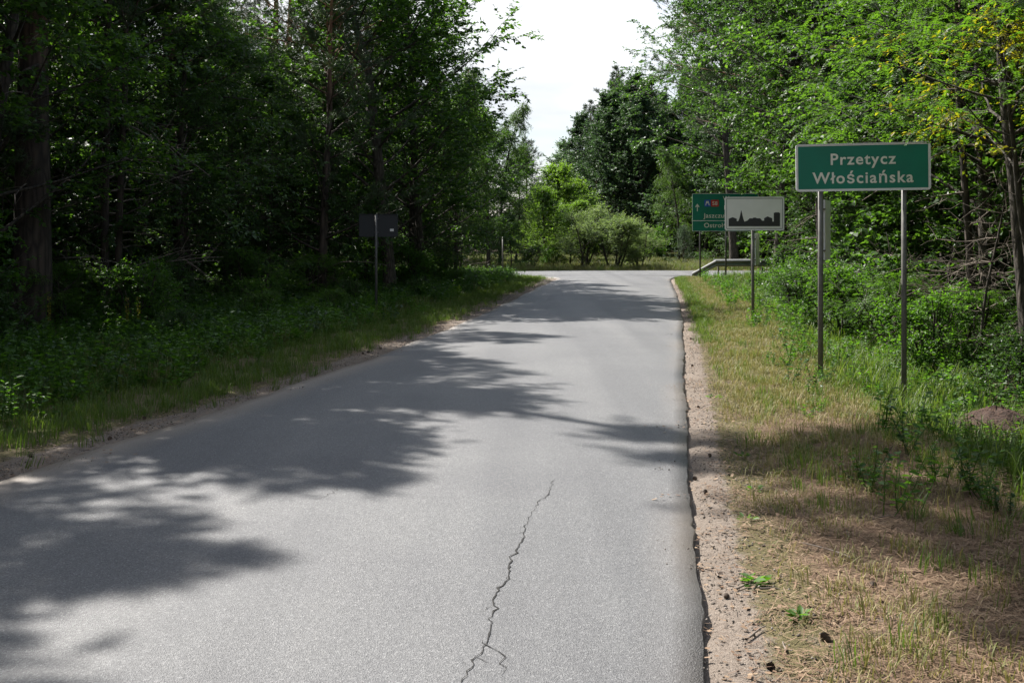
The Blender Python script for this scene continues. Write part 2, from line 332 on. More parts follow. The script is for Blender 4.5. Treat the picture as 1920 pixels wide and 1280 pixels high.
Zs = np.repeat((.012 + .05 * (1 - (2 * tt - 1) ** 2))[None, :], len(xs), 0); Zs[:, 0] = -.06; Zs[:, -1] = -.06
Ys[:, 1] = Ys[:, 0] + .03; Ys[:, -2] = Ys[:, -1] - .03; Zs[:, 1] = np.maximum(.012, Zs[:, 1] * .4); Zs[:, -2] = .012
ii = (np.arange(len(xs) - 1)[:, None] * 12 + np.arange(11)[None, :]).ravel()
cm = np_mesh('crossing_road', np.stack([Xs, Ys, Zs], -1).reshape(-1, 3), np.stack([ii, ii + 12, ii + 13, ii + 1], -1), M['asphalt'], True)
tag(obj('crossing_road', cm), kind='structure')

# cracks: thin jagged dark ribbons laid just above the asphalt
def crack(pts, w0, seed, name='crack'):
    r = np.random.default_rng(seed); pts = np.asarray(pts, float); P = []
    for a, b in zip(pts[:-1], pts[1:]):
        n = max(2, int(np.linalg.norm(b - a) / .035))
        for k in range(n): P.append(a + (b - a) * k / n)
    P = np.array(P); n = len(P); j = np.cumsum(r.normal(0, .008, n)); j -= np.linspace(j[0], j[-1], n); P[:, 0] += j + r.normal(0, .007, n)
    ww = w0 * (.45 + .8 * np.abs(r.normal(0, .6, n))) * np.sin(np.linspace(.25, math.pi - .08, n)) ** .5
    T = np.gradient(P, axis=0); T = unit(T); S = np.stack([-T[:, 1], T[:, 0]], 1)
    A = P + S * ww[:, None] / 2; B = P - S * ww[:, None] / 2
    z = lambda q: np.array([road_z(x, y) + .004 for x, y in q])
    V = np.concatenate([np.column_stack([A, z(A)]), np.column_stack([B, z(B)])])
    i = np.arange(n - 1); return obj(name, np_mesh('crack', V, np.stack([i, i + 1, i + 1 + n, i + n], -1), M['crack']), parent=road)
def pix(x, y):     # a spot on the road as measured in the photograph
    s = (y - 441) / 1.80; return ((x - 960) / s, 2000 / s)
crack([pix(865, 1285), pix(905, 1205), pix(930, 1120), pix(960, 1055), pix(985, 1000), pix(1005, 955)], .009, 1)
crack([pix(1005, 955), pix(1030, 925), pix(1040, 900)], .006, 2)
crack([pix(905, 1205), pix(958, 1235), pix(935, 1275)], .006, 3)
for q, sd in ((pix(985, 1000), 21), (pix(945, 1085), 22), (pix(925, 1140), 23), (pix(890, 1235), 24)): crack([q, (q[0] + .05 * (-1) ** sd, q[1] - .06), (q[0] + .13 * (-1) ** sd, q[1] - .10)], .004, sd)
crack([pix(590, 945), pix(620, 932), pix(640, 920)], .005, 4)

# ------------------------------------------------------------------ tree kinds
def perp_basis(d):
    ref = np.array([0, 0, 1.0]) if abs(d[2]) < .9 else np.array([1.0, 0, 0])
    a = np.cross(d, ref); a /= np.linalg.norm(a); return a, np.cross(d, a)
def rot_dir(d, ang, az):
    a, b = perp_basis(d); return d * math.cos(ang) + (a * math.cos(az) + b * math.sin(az)) * math.sin(ang)
def curve_path(p, d, Ln, n, r, lift=0.0, wob=.08):
    P = [np.array(p, float)]; d = np.array(d, float)
    for k in range(n):
        d = d + np.array([r.normal(0, wob), r.normal(0, wob), r.normal(0, wob) + lift]); d /= np.linalg.norm(d); P.append(P[-1] + d * Ln / n)
    return np.array(P)
def broadleaf(name, seed, H, base, rad, r0, nl, nsub, ntw, nlf, leaf, mat, bark='bark', lift=.04, twl=.5, ang=(50, 80), shape=.55, wr=.58, droop=0.0, stems=1, six=False, lean=.03, pinnate=False, asp=1.0):
    r = np.random.default_rng(seed); TR = Tubes(); BR = Tubes(); P_ = []; D_ = []; N_l = []; L_ = []
    for st in range(stems):
        sp = np.array([0, 0, 0.]) if stems == 1 else np.array([r.normal(0, .12), r.normal(0, .12), 0])
        sd = np.array([r.normal(0, lean), r.normal(0, lean), 1.0]) if stems == 1 else unit(np.array([r.normal(0, .28), r.normal(0, .28), 1.0]))
        Hs = H * (1 if st == 0 else r.uniform(.65, .95))
        n = 12; tp = curve_path(sp - np.array([0, 0, .25]), unit(sd), Hs * 1.0, n, r, .01, .045)
        tr_ = r0 * (1 - np.linspace(0, 1, n + 1)) ** .8 + .012; tr_[0] *= 1.35
        TR.add(tp, tr_, 9 if r0 > .1 else 6)
        cl = max(1, nl // stems)
        for k in range(cl):
            f = (k + r.uniform(0, 1)) / cl; z = base / H + (1 - base / H) * (f ** .9) * .97
            i = z * n; i0 = min(int(i), n - 1); p = tp[i0] + (tp[i0 + 1] - tp[i0]) * (i - i0)
            rr = rad * (max(.12, math.sin(math.pi * min(1, (f * .82 + .16)) ** shape))) * r.uniform(.7, 1.15)
            az = k * 2.4 + r.uniform(-.5, .5); el = R(90) - R(r.uniform(*ang)) * (1 - .45 * f)
            d = np.array([math.cos(az) * math.cos(el), math.sin(az) * math.cos(el), math.sin(el)])
            lp = curve_path(p, d, rr, 6, r, lift - droop * .3, .09); br = max(.010, min(.05 * r0 / .15, .011 * rr + .006))
            BR.add(lp, np.linspace(br, .006, 7), 4)
            for s in range(nsub):
                t = r.uniform(.22, 1.0) if s else 1.0
                j = t * 6; j0 = min(int(j), 5); q = lp[j0] + (lp[j0 + 1] - lp[j0]) * (j - j0); dd = unit(lp[j0 + 1] - lp[j0])
                sdv = rot_dir(dd, R(r.uniform(25, 65)) if s else .1, r.uniform(0, 6.28)); sdv[2] *= .6; sdv = unit(sdv)
                sl_ = (.28 + .34 * (1 - t)) * rr * r.uniform(.7, 1.2) + .15
                spth = curve_path(q, sdv, sl_, 4, r, -droop, .1); BR.add(spth, np.linspace(.008, .003, 5), 3)
                for u in range(ntw):
                    t2 = r.uniform(.1, 1); j = t2 * 4; j0 = min(int(j), 3); q2 = spth[j0] + (spth[j0 + 1] - spth[j0]) * (j - j0)
                    td = rot_dir(unit(spth[j0 + 1] - spth[j0]), R(r.uniform(20, 70)), r.uniform(0, 6.28)); td[2] = td[2] * .55 - droop; td = unit(td)
                    TL = twl * r.uniform(.5, 1.2); tpth = curve_path(q2, td, TL, 3, r, -droop * .8, .1)
                    if u % 2 == 0: BR.add(tpth, np.linspace(.004, .002, 4), 3)
                    side = unit(np.cross(td, [0, 0, 1.0]))
                    if pinnate:
                        m = nlf
                        for v in range(3):
                            a0 = tpth[v]; rd = unit(td * .5 + side * (1 if v % 2 else -1) * .8 + r.normal(0, .25, 3) + np.array([0, 0, -.15])); RL = .24 * r.uniform(.8, 1.2)
                            tv = np.linspace(.12, 1, m); pp = a0 + rd * RL * tv[:, None] + np.array([0, 0, -.05]) * (tv[:, None] ** 2); s2 = unit(np.cross(rd, [0, 0, 1.0])); nn = unit(np.cross(s2, rd) + r.normal(0, .2, 3))
                            for sg in (-1, 1):
                                P_.append(pp); D_.append(unit(s2 * sg + rd * .25 + r.normal(0, .12, (m, 3)))); N_l.append(np.repeat(nn[None], m, 0) + r.normal(0, .2, (m, 3))); L_.append(leaf * r.uniform(.8, 1.15, m))
                        continue
                    m = nlf; tv = r.uniform(.05, 1.0, m); jj = tv * 3; j0 = np.minimum(jj.astype(int), 2); fr = (jj - j0)[:, None]
                    pp = tpth[j0] * (1 - fr) + tpth[j0 + 1] * fr
                    sg = np.where(np.arange(m) % 2, 1.0, -1.0)[:, None]
                    D_.append(unit(td * .6 + side * sg * .75 + r.normal(0, .35, (m, 3)) + np.array([0, 0, -.12 - droop]))); P_.append(pp)
                    N_l.append(unit(np.array([0, 0, 1.0]) + r.normal(0, .42, (m, 3)))); L_.append(leaf * r.uniform(.6, 1.25, m))
    P = np.concatenate(P_); D = np.concatenate(D_); N = np.concatenate(N_l); Ls = np.concatenate(L_)
    v, f = leaves(P, D, N, Ls, Ls * wr, six=six)
    return dict(trunk=TR.mesh(name + '_trunk', M[bark]), branches=BR.mesh(name + '_branches', M[bark]), crown=np_mesh(name + '_crown', v, f, M[mat]))
K_ = None
def needles(P, D, r, n, Ln, w):
    """n needles fanning round each shoot P with axis D"""
    k = len(P); P = np.repeat(P, n, 0); D = np.repeat(D, n, 0)
    t = np.tile(np.linspace(0, 1, n), k)[:, None]
    dr_ = unit(D * r.uniform(.15, 1.0, (k * n, 1)) + unit(r.normal(0, 1, (k * n, 3))) * .85); P = P + D * (t - .5) * Ln * 1.6
    S = unit(np.cross(dr_, r.normal(0, 1, (k * n, 3)))); LL = Ln * r.uniform(.7, 1.2, (k * n, 1))
    v = np.stack([P - S * w / 2, P + S * w / 2, P + dr_ * LL], 1).reshape(-1, 3)
    return v, np.arange(k * n * 3).reshape(-1, 3)
def pine(name, seed, H, base, rad, r0, nl, nsub, nsh, nn, mat='needle', Ln=.095, nw=.010, dead=10, dead0=3.0, lift=.05, shape=.6, bark='pinebark', lean=.015, a0=(55, 88)):
    r = np.random.default_rng(seed); TR = Tubes(); BR = Tubes(); DB = None; DL = []; PP = []; DD = []
    n = 16; tp = curve_path(np.array([0, 0, -.3]), unit(np.array([r.normal(0, lean), r.normal(0, lean), 1])), H, n, r, .01, .018)
    tr_ = r0 * (1 - .9 * np.linspace(0, 1, n + 1)) ** .75; tr_[0] *= 1.4; tr_[1] *= 1.03; TR.add(tp, tr_, 12 if r0 > .1 else 7)
    for k in range(dead):
        DB = Tubes()
        z = r.uniform(dead0, max(dead0 + .5, base)) / H; i = z * n; i0 = min(int(i), n - 1); p = tp[i0] + (tp[i0 + 1] - tp[i0]) * (i - i0)
        az = r.uniform(0, 6.28); d = unit(np.array([math.cos(az), math.sin(az), r.uniform(-.25, .25)])); q = curve_path(p, d, r.uniform(.6, 2.4), 6, r, -.02, .12); DB.add(q, np.linspace(.018, .004, 7), 4)
        for s in range(4):
            j = r.integers(2, 6); DB.add(curve_path(q[j], rot_dir(d, R(r.uniform(30, 60)), r.uniform(0, 6.28)), r.uniform(.2, .7), 4, r, 0, .14), np.linspace(.006, .002, 5), 3)
        DL.append(DB.mesh(name + '_dead_branch', M['deadwood']))
    for k in range(nl):
        f = (k + r.uniform(0, 1)) / nl; z = base / H + (1 - base / H) * f * .98; i = z * n; i0 = min(int(i), n - 1); p = tp[i0] + (tp[i0 + 1] - tp[i0]) * (i - i0)
        rr = rad * max(.15, (1 - f) ** shape) * r.uniform(.65, 1.15); az = k * 2.4 + r.uniform(-.6, .6); el = R(90) - R(r.uniform(*a0)) * (1 - .35 * f)
        d = np.array([math.cos(az) * math.cos(el), math.sin(az) * math.cos(el), math.sin(el)])
        lp = curve_path(p, d, rr, 6, r, lift, .09); BR.add(lp, np.linspace(.012 + .01 * rr, .006, 7), 4)
        for s in range(nsub):
            t = r.uniform(.3, 1) if s else 1.0; j = t * 6; j0 = min(int(j), 5); q = lp[j0] + (lp[j0 + 1] - lp[j0]) * (j - j0); dd = unit(lp[j0 + 1] - lp[j0])
            sv = rot_dir(dd, R(r.uniform(20, 65)) if s else .05, r.uniform(0, 6.28)); sv[2] = sv[2] * .6 + .1; sp = curve_path(q, unit(sv), (.22 + .25 * (1 - t)) * rr * r.uniform(.7, 1.2) + .12, 4, r, .06, .1)
            BR.add(sp, np.linspace(.006, .003, 5), 3)
            for u in range(nsh):
                t2 = r.uniform(.15, 1); j = t2 * 4; j0 = min(int(j), 3); q2 = sp[j0] + (sp[j0 + 1] - sp[j0]) * (j - j0)
                td = rot_dir(unit(sp[j0 + 1] - sp[j0]), R(r.uniform(10, 60)), r.uniform(0, 6.28)); td[2] = td[2] * .7 + .15; td = unit(td)
                for e in range(2): PP.append(q2 + td * (.08 + e * .12)); DD.append(td)
    v, f = needles(np.array(PP), np.array(DD), r, nn, Ln, nw)
    d = dict(trunk=TR.mesh(name + '_trunk', M[bark]), branches=BR.mesh(name + '_branches', M[bark]), crown=np_mesh(name + '_crown', v, f, M[mat]))
    if dead: d['dead_branch'] = DL
    return d
def deadtree(name, seed, H, r0, nb, Lb, lo=.3):
    r = np.random.default_rng(seed); TR = Tubes(); BR = Tubes(); n = 10
    tp = curve_path(np.array([0, 0, -.2]), unit(np.array([r.normal(0, .05), r.normal(0, .05), 1])), H, n, r, .01, .05); TR.add(tp, np.linspace(r0, .008, n + 1), 6)
    for k in range(nb):
        z = r.uniform(lo, H * .95) / H * n; i0 = min(int(z), n - 1); p = tp[i0]; az = r.uniform(0, 6.28); d = unit(np.array([math.cos(az), math.sin(az), r.uniform(-.3, .4)]))
        q = curve_path(p, d, Lb * r.uniform(.4, 1.2), 6, r, .01, .16); BR.add(q, np.linspace(.010, .003, 7), 3)
        for s in range(7): j = r.integers(1, 7); BR.add(curve_path(q[j], rot_dir(d, R(r.uniform(25, 70)), r.uniform(0, 6.28)), Lb * r.uniform(.15, .5), 4, r, 0, .18), np.linspace(.005, .0018, 5), 3)
    return dict(trunk=TR.mesh(name + '_trunk', M['bark']), branches=BR.mesh(name + '_branches', M['deadwood']))

K = {}
K['oakA'] = broadleaf('oak', 1, 12.5, 1.7, 4.1, .17, 44, 9, 9, 13, .118, 'oak', wr=.62)
K['oakB'] = broadleaf('oak', 2, 10.5, 1.1, 3.5, .13, 40, 9, 9, 13, .095, 'oak', wr=.62, lift=.0)
K['cherryA'] = broadleaf('cherry', 3, 8.5, .7, 2.9, .09, 40, 9, 9, 13, .088, 'cherry', wr=.5, lift=-.01, droop=.08, ang=(60, 95))
K['cherryB'] = broadleaf('cherry', 4, 7.0, .4, 2.6, .07, 34, 9, 8, 13, .088, 'cherry', wr=.55, lift=-.01, droop=.1, ang=(60, 95))
K['birch'] = broadleaf('birch', 5, 13.0, 1.6, 3.0, .12, 42, 9, 10, 14, .06, 'birch', bark='bark', wr=.78, droop=.38, twl=.75, ang=(40, 70), lift=.05)
K['locust'] = broadleaf('locust', 6, 9.0, 3.1, 3.2, .11, 34, 8, 6, 8, .046, 'locust', wr=.52, pinnate=True, droop=.05)
K['light'] = broadleaf('bright', 7, 6.0, .4, 2.4, .08, 32, 9, 8, 12, .10, 'light', wr=.55, ang=(22, 78), lift=.0)
K['willow'] = broadleaf('willow', 8, 3.6, .15, 1.7, .05, 34, 8, 8, 13, .09, 'willow', wr=.32, stems=5, ang=(15, 60), lift=.03)
K['alder'] = broadleaf('alder', 17, 12.5, .3, 4.0, .13, 56, 8, 8, 11, .16, 'alder', wr=.7, lift=.02, ang=(45, 85))
K['mass'] = broadleaf('mass', 15, 11.5, .3, 3.9, .13, 50, 8, 8, 10, .16, 'oak', wr=.65, lift=.0, ang=(55, 95))
K['bushA'] = broadleaf('bush', 9, 2.1, .12, 1.15, .022, 26, 6, 6, 9, .07, 'forb', stems=5, twl=.35, wr=.55, six=True)
K['bushB'] = broadleaf('bush', 10, 1.5, .1, .9, .018, 22, 6, 5, 9, .065, 'cherry', stems=5, twl=.3, wr=.5)
K['bushL'] = broadleaf('locust_shrub', 12, 1.7, .25, 1.0, .016, 16, 4, 4, 7, .042, 'locust', stems=4, twl=.32, wr=.52, pinnate=True)
K['seedling'] = broadleaf('locust_seedling', 13, .75, .2, .45, .008, 7, 2, 2, 6, .036, 'light', stems=2, twl=.22, wr=.55, pinnate=True)
K['yellow'] = broadleaf('yellow_leaved', 14, 5.2, 2.8, 1.9, .05, 13, 5, 5, 8, .09, 'yellow', wr=.42, droop=.12)
K['pineA'] = pine('pine', 21, 16.5, 8.0, 2.9, .23, 34, 8, 7, 26, dead=14)
K['pineL'] = pine('stout_pine', 29, 14.0, 8.3, 2.7, .34, 32, 8, 7, 26, dead=12, dead0=2.5)
K['oakT'] = broadleaf('high_crowned_tree', 30, 21.0, 15.2, 2.5, .13, 34, 9, 9, 13, .16, 'alder', wr=.62)
K['pineB'] = pine('pine', 22, 15.0, 6.0, 2.6, .18, 34, 8, 7, 24, dead=16, dead0=2.2)
K['pineR'] = pine('spreading_pine', 28, 15.5, 4.8, 4.5, .2, 56, 11, 7, 24, Ln=.12, nw=.013, dead=0, shape=.42)
K['oakH'] = broadleaf('tall_oak', 16, 14.5, 5.3, 5.0, .2, 56, 10, 9, 13, .12, 'cherry', wr=.55, droop=.05)
K['pineC'] = pine('low_pine', 23, 10.0, 1.7, 2.6, .13, 40, 7, 6, 22, dead=6, dead0=.8)
K['pineS'] = pine('young_pine', 24, 2.3, .12, .75, .028, 26, 5, 3, 24, mat='bluepine', Ln=.07, nw=.005, dead=0, a0=(35, 60), shape=.7)
K['thin'] = pine('thin_pine', 25, 9.5, 4.8, 1.5, .075, 22, 6, 5, 20, dead=16, dead0=1.0)
K['dead'] = deadtree('dead_sapling', 31, 3.8, .035, 26, 1.2)
K['dead2'] = deadtree('dead_brush', 32, 2.2, .02, 30, .9, .1)
NAME = dict(oakA='oak_tree', oakB='oak_tree', cherryA='cherry_tree', cherryB='cherry_tree', birch='birch_tree', locust='locust_tree', light='maple_tree', willow='willow_shrub',
            bushA='bush', bushB='bush', bushL='locust_shrub', seedling='locust_seedling', yellow='yellowing_tree', pineA='pine_tree', pineB='pine_tree', pineC='pine_tree', pineS='young_pine',
            thin='pine_tree', dead='dead_sapling', dead2='dead_shrub')
NAME['pineT'] = 'pine_tree'; NAME['pineL'] = 'pine_tree'; NAME['oakT'] = 'tall_tree'; NAME['pineR'] = 'pine_tree'; NAME['oakH'] = 'oak_tree'; NAME['alder'] = 'alder_tree'; NAME['mass'] = 'broadleaf_tree'
CAT = dict(willow='shrub', bushA='bush', bushB='bush', bushL='shrub', seedling='seedling', dead='dead tree', dead2='dead shrub')
pr = random.Random(5)
def plant(kind, x, y, label, group, s=1.0, rz=None, sz=None, z=None):
    e = empty(NAME[kind], (x, y, g1(x, y) if z is None else z), pr.uniform(0, 6.28) if rz is None else rz, (s, s, sz or s))
    tag(e, label, CAT.get(kind, 'tree'), group)
    for part, me in K[kind].items():
        for m in (me if isinstance(me, list) else [me]): obj(part, m, parent=e)
    return e

GL = 'trees along the left edge of the road'; GR = 'trees along the right edge of the road'; GF = 'trees and shrubs beyond the junction'
KW = dict(oakA='oak', oakB='oak', cherryA='glossy-leaved tree', cherryB='small glossy-leaved tree', mass='bushy broadleaf tree', alder='dark leafy tree', pineA='straight pine', pineB='thin-crowned pine', pineR='spreading pine', birch='birch')
#LEFT trees
LEFT = [
 ('pineL', -8.2, 18.2, 1.0, 'thickest dark pine trunk, close to the picture\'s left border'),
 ('thin', -8.15, 21.5, 1.25, 'slender dark pine rising from the verge beside the thickest trunk'),
 ('thin', -8.0, 21.8, 1.15, 'slender leaning pine, second of the twin stems beside the thickest trunk'),
 ('pineB', -7.9, 26.0, 1.2, 'sturdy pine trunk half veiled by leaves, between twin stems and tallest pine'),
 ('pineA', -5.8, 32.0, 1.05, 'tallest straight pine trunk left of the dark sign back'),
 ('pineB', -5.0, 34.0, 1.05, 'brown pine trunk just left of the dark sign back'),
 ('pineB', -3.6, 42.0, .66, 'pine with bare dead twigs right of the dark sign back'),
 ('thin', -2.65, 46.0, .8, 'slim young pine trunk, left one of a pair near the junction'),
 ('thin', -2.2, 46.0, .75, 'slim young pine trunk, right one of a pair near the junction'),
 ('oakA', -3.5, 30.8, 1.14, 'leafy oak overhanging the road edge above the dark sign back'),
 ('oakA', -3.3, 35.5, .85, 'tall leafy oak behind the overhanging one, against the sky'),
 ('oakB', -2.7, 42.6, .75, 'short full-leaved oak near the slim pine pair'),
 ('pineC', -4.9, 27.5, .95, 'low-branched pine with grey-green needles in front of the tallest trunk'),
 ('birch', -2.1, 39.5, .64, 'birch with fine hanging foliage against the sky on the left side'),
 ('oakB', -2.9, 34.6, .95, 'oak with bright lit leaves behind the overhanging oak'),
 ('cherryA', -7.3, 24.0, 1.0, 'glossy-leaved tree with sunlit sprays left of the tallest pine'),
 ('cherryB', -6.4, 27.8, .95, 'small glossy-leaved tree under the sturdy pine'),
 ('oakB', -8.9, 17.3, 1.0, 'dark oak whose leaves hang before the thickest trunk'),
 ('cherryA', -9.6, 23.8, 1.1, 'shaded leafy tree behind the twin slender stems'),
 ('pineC', -10.0, 17.5, 1.1, 'shaded grey pine reaching in at the picture\'s left border'),
 ('cherryB', -5.9, 30.8, .9, 'small leafy tree at the foot of the tallest pine'),
 ('cherryB', -4.4, 38.0, .9, 'small leafy tree just behind the dark sign back'),
 ('pineC', -3.0, 45.6, .62, 'dense low pine at the left corner of the junction'),
 ('oakA', -10.9, 28.0, .9, 'tall oak deeper in the left wood behind the sturdy pine'),
 ('oakB', -8.5, 34.0, .95, 'oak in half shade deeper behind the tallest pine'),
]
HT = dict(pineA=16.5, pineB=15.0)
TALL = dict(oakA=.95, pineL=.88)
for k, x, y, s, lb in LEFT: plant(k, x, y, lb, GL, s, sz=min(s, 13.4 / HT[k]) if k in HT else TALL.get(k))
# trees beside and behind the camera's left whose shade falls on the road
for k, x, y, s in [('oakA', -10.2, 16.0, .95), ('oakA', -9.7, 21.6, .92), ('pineB', -9.6, 13.0, .85), ('birch', -10.2, 11.2, .9), ('pineB', -9.5, 11.2, .83), ('pineA', -10.7, 12.8, .8), ('pineA', -10.0, 15.2, .8), ('pineB', -10.6, 8.6, .85), ('pineA', -12.5, 11.5, .85), ('mass', -13.5, 13.5, .9), ('mass', -13.5, 17, 1.0)]:
    plant(k, x, y, KW[k] + ' past the left border whose shade crosses the near road', 'trees past the left border', s)
plant('oakT', -10.7, 18.8, 'tall tree past the left border whose crown shades the near right verge', 'trees past the left border', 1.1, rz=0.0)
for x, y, k, s in [(-11.6, 22.5, 'mass', .6), (-12.4, 28.2, 'mass', .7), (-9.6, 31.0, 'mass', .6), (-8.2, 36.2, 'mass', .7), (-6.6, 43, 'mass', .7), (-10.4, 40.5, 'mass', .75), (-14.5, 33, 'mass', .7), (-16.5, 28, 'mass', .8), (-14, 24.5, 'mass', .65), (-16, 21, 'mass', .8), (-4.3, 44.8, 'cherryA', .8), (-10.8, 25.6, 'cherryA', .8), (-8.8, 28.6, 'cherryA', .85)]:
    plant(k, x, y, KW[k] + ' half hidden in the dim middle of the left wood', 'leafy trees inside the left wood', s)
for x, y, k, s in [(11.2, 20.2, 'mass', .95), (11.0, 24.8, 'mass', 1), (12.4, 29.2, 'mass', 1), (12.2, 34.6, 'mass', 1), (14.6, 40.5, 'mass', 1.05), (14.6, 24.3, 'mass', 1.1), (15.6, 31, 'mass', 1.1), (11.3, 32.2, 'cherryB', 1.05), (10.3, 27.8, 'cherryB', 1.0), (9.7, 22.4, 'cherryB', 1.05), (13.6, 44.6, 'cherryA', 1.1)]:
    plant(k, x, y, KW[k] + ' half hidden in the dim middle of the right wood', 'leafy trees inside the right wood', s)
for x, y, k, s in [(-13.2, 20.5, 'pineB', 1.1), (-12.6, 25.5, 'pineA', 1), (-11.2, 31.5, 'pineB', 1), (-14.6, 29.5, 'oakA', .8), (-10.8, 36.5, 'pineA', 1), (-8.9, 38.5, 'pineB', 1), (-7.0, 41, 'oakB', .8), (-13.5, 35, 'pineB', 1.05),
                   (-16.5, 24, 'pineA', 1), (-18, 31, 'oakA', .9), (-16, 38, 'pineB', 1.1), (-12.2, 41.5, 'cherryA', 1.2), (-6.1, 45, 'oakB', .8), (-9.5, 44.5, 'pineA', 1), (-13, 45, 'pineB', 1), (-15.5, 18.5, 'oakB', 1),
                   (-5.5, 40.5, 'pineA', .65), (-7.2, 36.6, 'cherryA', 1)]:
    plant(k, x, y, KW[k] + ' in deep shade far inside the left wood', 'trees deep in the left wood', s)
#RIGHT trees
RIGHT = [
 ('locust', 7.6, 15.6, 1.0, 'bright feathery-leaved locust tree over the town name sign, upper right'),
 ('locust', 7.2, 12.5, .95, 'bright feathery-leaved locust tree leaning in at the right border'),
 ('yellow', 7.3, 14.6, 1.0, 'small tree with yellowing leaves right of the town name sign'),
 ('oakB', 9.2, 20.5, 1.1, 'dark oak behind the town name sign'),
 ('cherryA', 9.95, 25.2, 1.1, 'glossy-leaved tree arching over the skyline sign'),
 ('cherryA', 10.95, 29.8, 1.15, 'glossy-leaved tree with sunlit drooping sprays above the direction sign'),
 ('oakH', 10.6, 32.5, .95, 'oak rising above the gap between town name sign and direction sign'),
 ('oakA', 10.4, 26.0, 1.05, 'tall oak filling the top of the right wood'),
 ('oakH', 9.5, 38.2, 1.1, 'high-crowned glossy tree reaching toward the sky gap from the right'),
 ('cherryB', 12.5, 37.5, 1.1, 'bushy tree directly behind the direction sign'),
 ('birch', 12.6, 45.0, .95, 'birch with small pale leaves near the guardrail'),
 ('pineR', 10.9, 43.0, 1.2, 'spreading grey-green pine whose limbs overhang the direction sign'),
 ('oakB', 11.8, 38.0, 1.25, 'tall oak in the right wood above the direction sign'),
 ('pineA', 9.1, 16.8, .95, 'brown pine trunk in shade right of the town name sign'),
 ('thin', 8.0, 18.6, 1.05, 'thin pine stem between the posts and the brown pine trunk'),
 ('thin', 9.9, 19.4, 1.2, 'thin pine stem in deep shade beside the right border'),
 ('dead', 7.2, 16.4, 1.0, 'bare dead sapling with pale twigs right of the town name sign'),
 ('dead', 8.2, 17.3, 1.1, 'bare dead sapling with long twigs behind the right sign post'),
 ('dead2', 6.9, 17.5, 1.0, 'tangle of dead grey twigs behind the signs\' edge-on plate'),
 ('dead2', 7.9, 21.5, 1.1, 'tangle of dead brown twigs between the two sign posts'),
 ('thin', 8.6, 30.0, .8, 'thin dark stem behind the skyline sign post'),
]
for k, x, y, s, lb in RIGHT: plant(k, x, y, lb, GR, s)
for x, y, k, s in [(12, 18, 'oakB', 1), (11.5, 22.5, 'pineA', 1), (13, 27, 'pineB', 1.1), (14, 21, 'oakA', 1), (13.5, 32, 'pineA', 1.1), (15, 37, 'oakA', 1.1), (14, 43, 'pineB', 1.1), (16.5, 27, 'pineB', 1.1), (17.5, 33, 'oakA', 1.1),
                   (10.6, 15.2, 'pineB', 1), (12.5, 14, 'cherryA', 1.1), (11.6, 30, 'cherryA', 1.1), (17, 43, 'oakB', 1.2), (10.9, 17.7, 'cherryB', .9), (19, 23, 'pineA', 1.1)]:
    plant(k, x, y, KW[k] + ' in deep shade far inside the right wood', 'trees deep in the right wood', s)
for k, x, y, s in [('oakB', 7.6, 8.2, .95), ('pineB', 9.5, 5.0, 1)]:
    plant(k, x, y, KW[k] + ' standing out of view past the right border', 'trees past the right border', s)
# beyond the junction
FAR = [
 ('light', 2.9, 69.0, 1.15, 'bright yellow-green young tree beyond the junction'),
 ('light', 4.7, 71.0, 1.0, 'bright yellow-green sapling beside the pale shrubs beyond the junction'),
 ('light', 1.9, 62.0, .82, 'bright yellow-green bushy tree at the far verge, left of the pale shrubs'),
 ('light', 3.3, 60.8, .68, 'short bright yellow-green tree just behind the pale shrubs'),
 ('willow', 4.0, 58.9, 1.0, 'grey-green narrow shrub below the bright sapling beyond the junction'),
 ('willow', 5.75, 58.6, 1.1, 'roundest pale shrub at the centre of the far verge'),
 ('willow', 7.0, 59.6, .75, 'pale leafy shrub touching the roundest one beyond the junction'),
 ('bushA', 8.4, 68.0, 1.3, 'low rounded bush alone behind the tall far grass'),
 ('pineS', 10.0, 62.5, 1.1, 'young bluish pine left of the direction sign'),
 ('birch', 11.0, 70.0, .62, 'pale fine-leaved tree left of the direction sign beyond the junction'),
 ('cherryB', 12.6, 63.0, .7, 'leafy young tree seen under the direction sign beyond the junction'),
 ('birch', -.7, 59.5, .75, 'dark fine-leaved tree beyond the junction at the left wood\'s end'),
 ('pineC', .9, 76.0, .9, 'needle-crowned pine behind the bright young tree'),
 ('oakB', -2.9, 60.0, .95, 'dark oak beyond the junction at the left wood\'s end'),
 ('oakB', -1.3, 58.0, .85, 'full-leaved oak closing the left wood beyond the junction'),
 ('cherryA', .2, 69.0, .95, 'glossy-leaved tree left of the bright young tree'),
 ('cherryB', .0, 57.0, .45, 'low leafy bush-like tree on the far verge, left of the pale shrubs'),
 ('oakH', 12.2, 58.5, 1.15, 'tall high-crowned tree beyond the junction above the direction sign'),
 ('bushB', 1.0, 58.6, 1.0, 'dark low bush at the foot of the left wood beyond the junction'),
 ('bushA', 2.4, 61.0, .7, 'silvery low bush under the bright young tree'),
 ('alder', 7.6, 84.0, 1.05, 'dense dark tree at the sky gap\'s foot, foremost of the far wood'),
 ('alder', 10.4, 80.0, 1.12, 'dark round-topped tree right of the foremost far tree'),
 ('pineR', 9.2, 91.0, .95, 'far dark pine crown peeping above the far wood'),
]
for k, x, y, s, lb in FAR: plant(k, x, y, lb, GF, s)
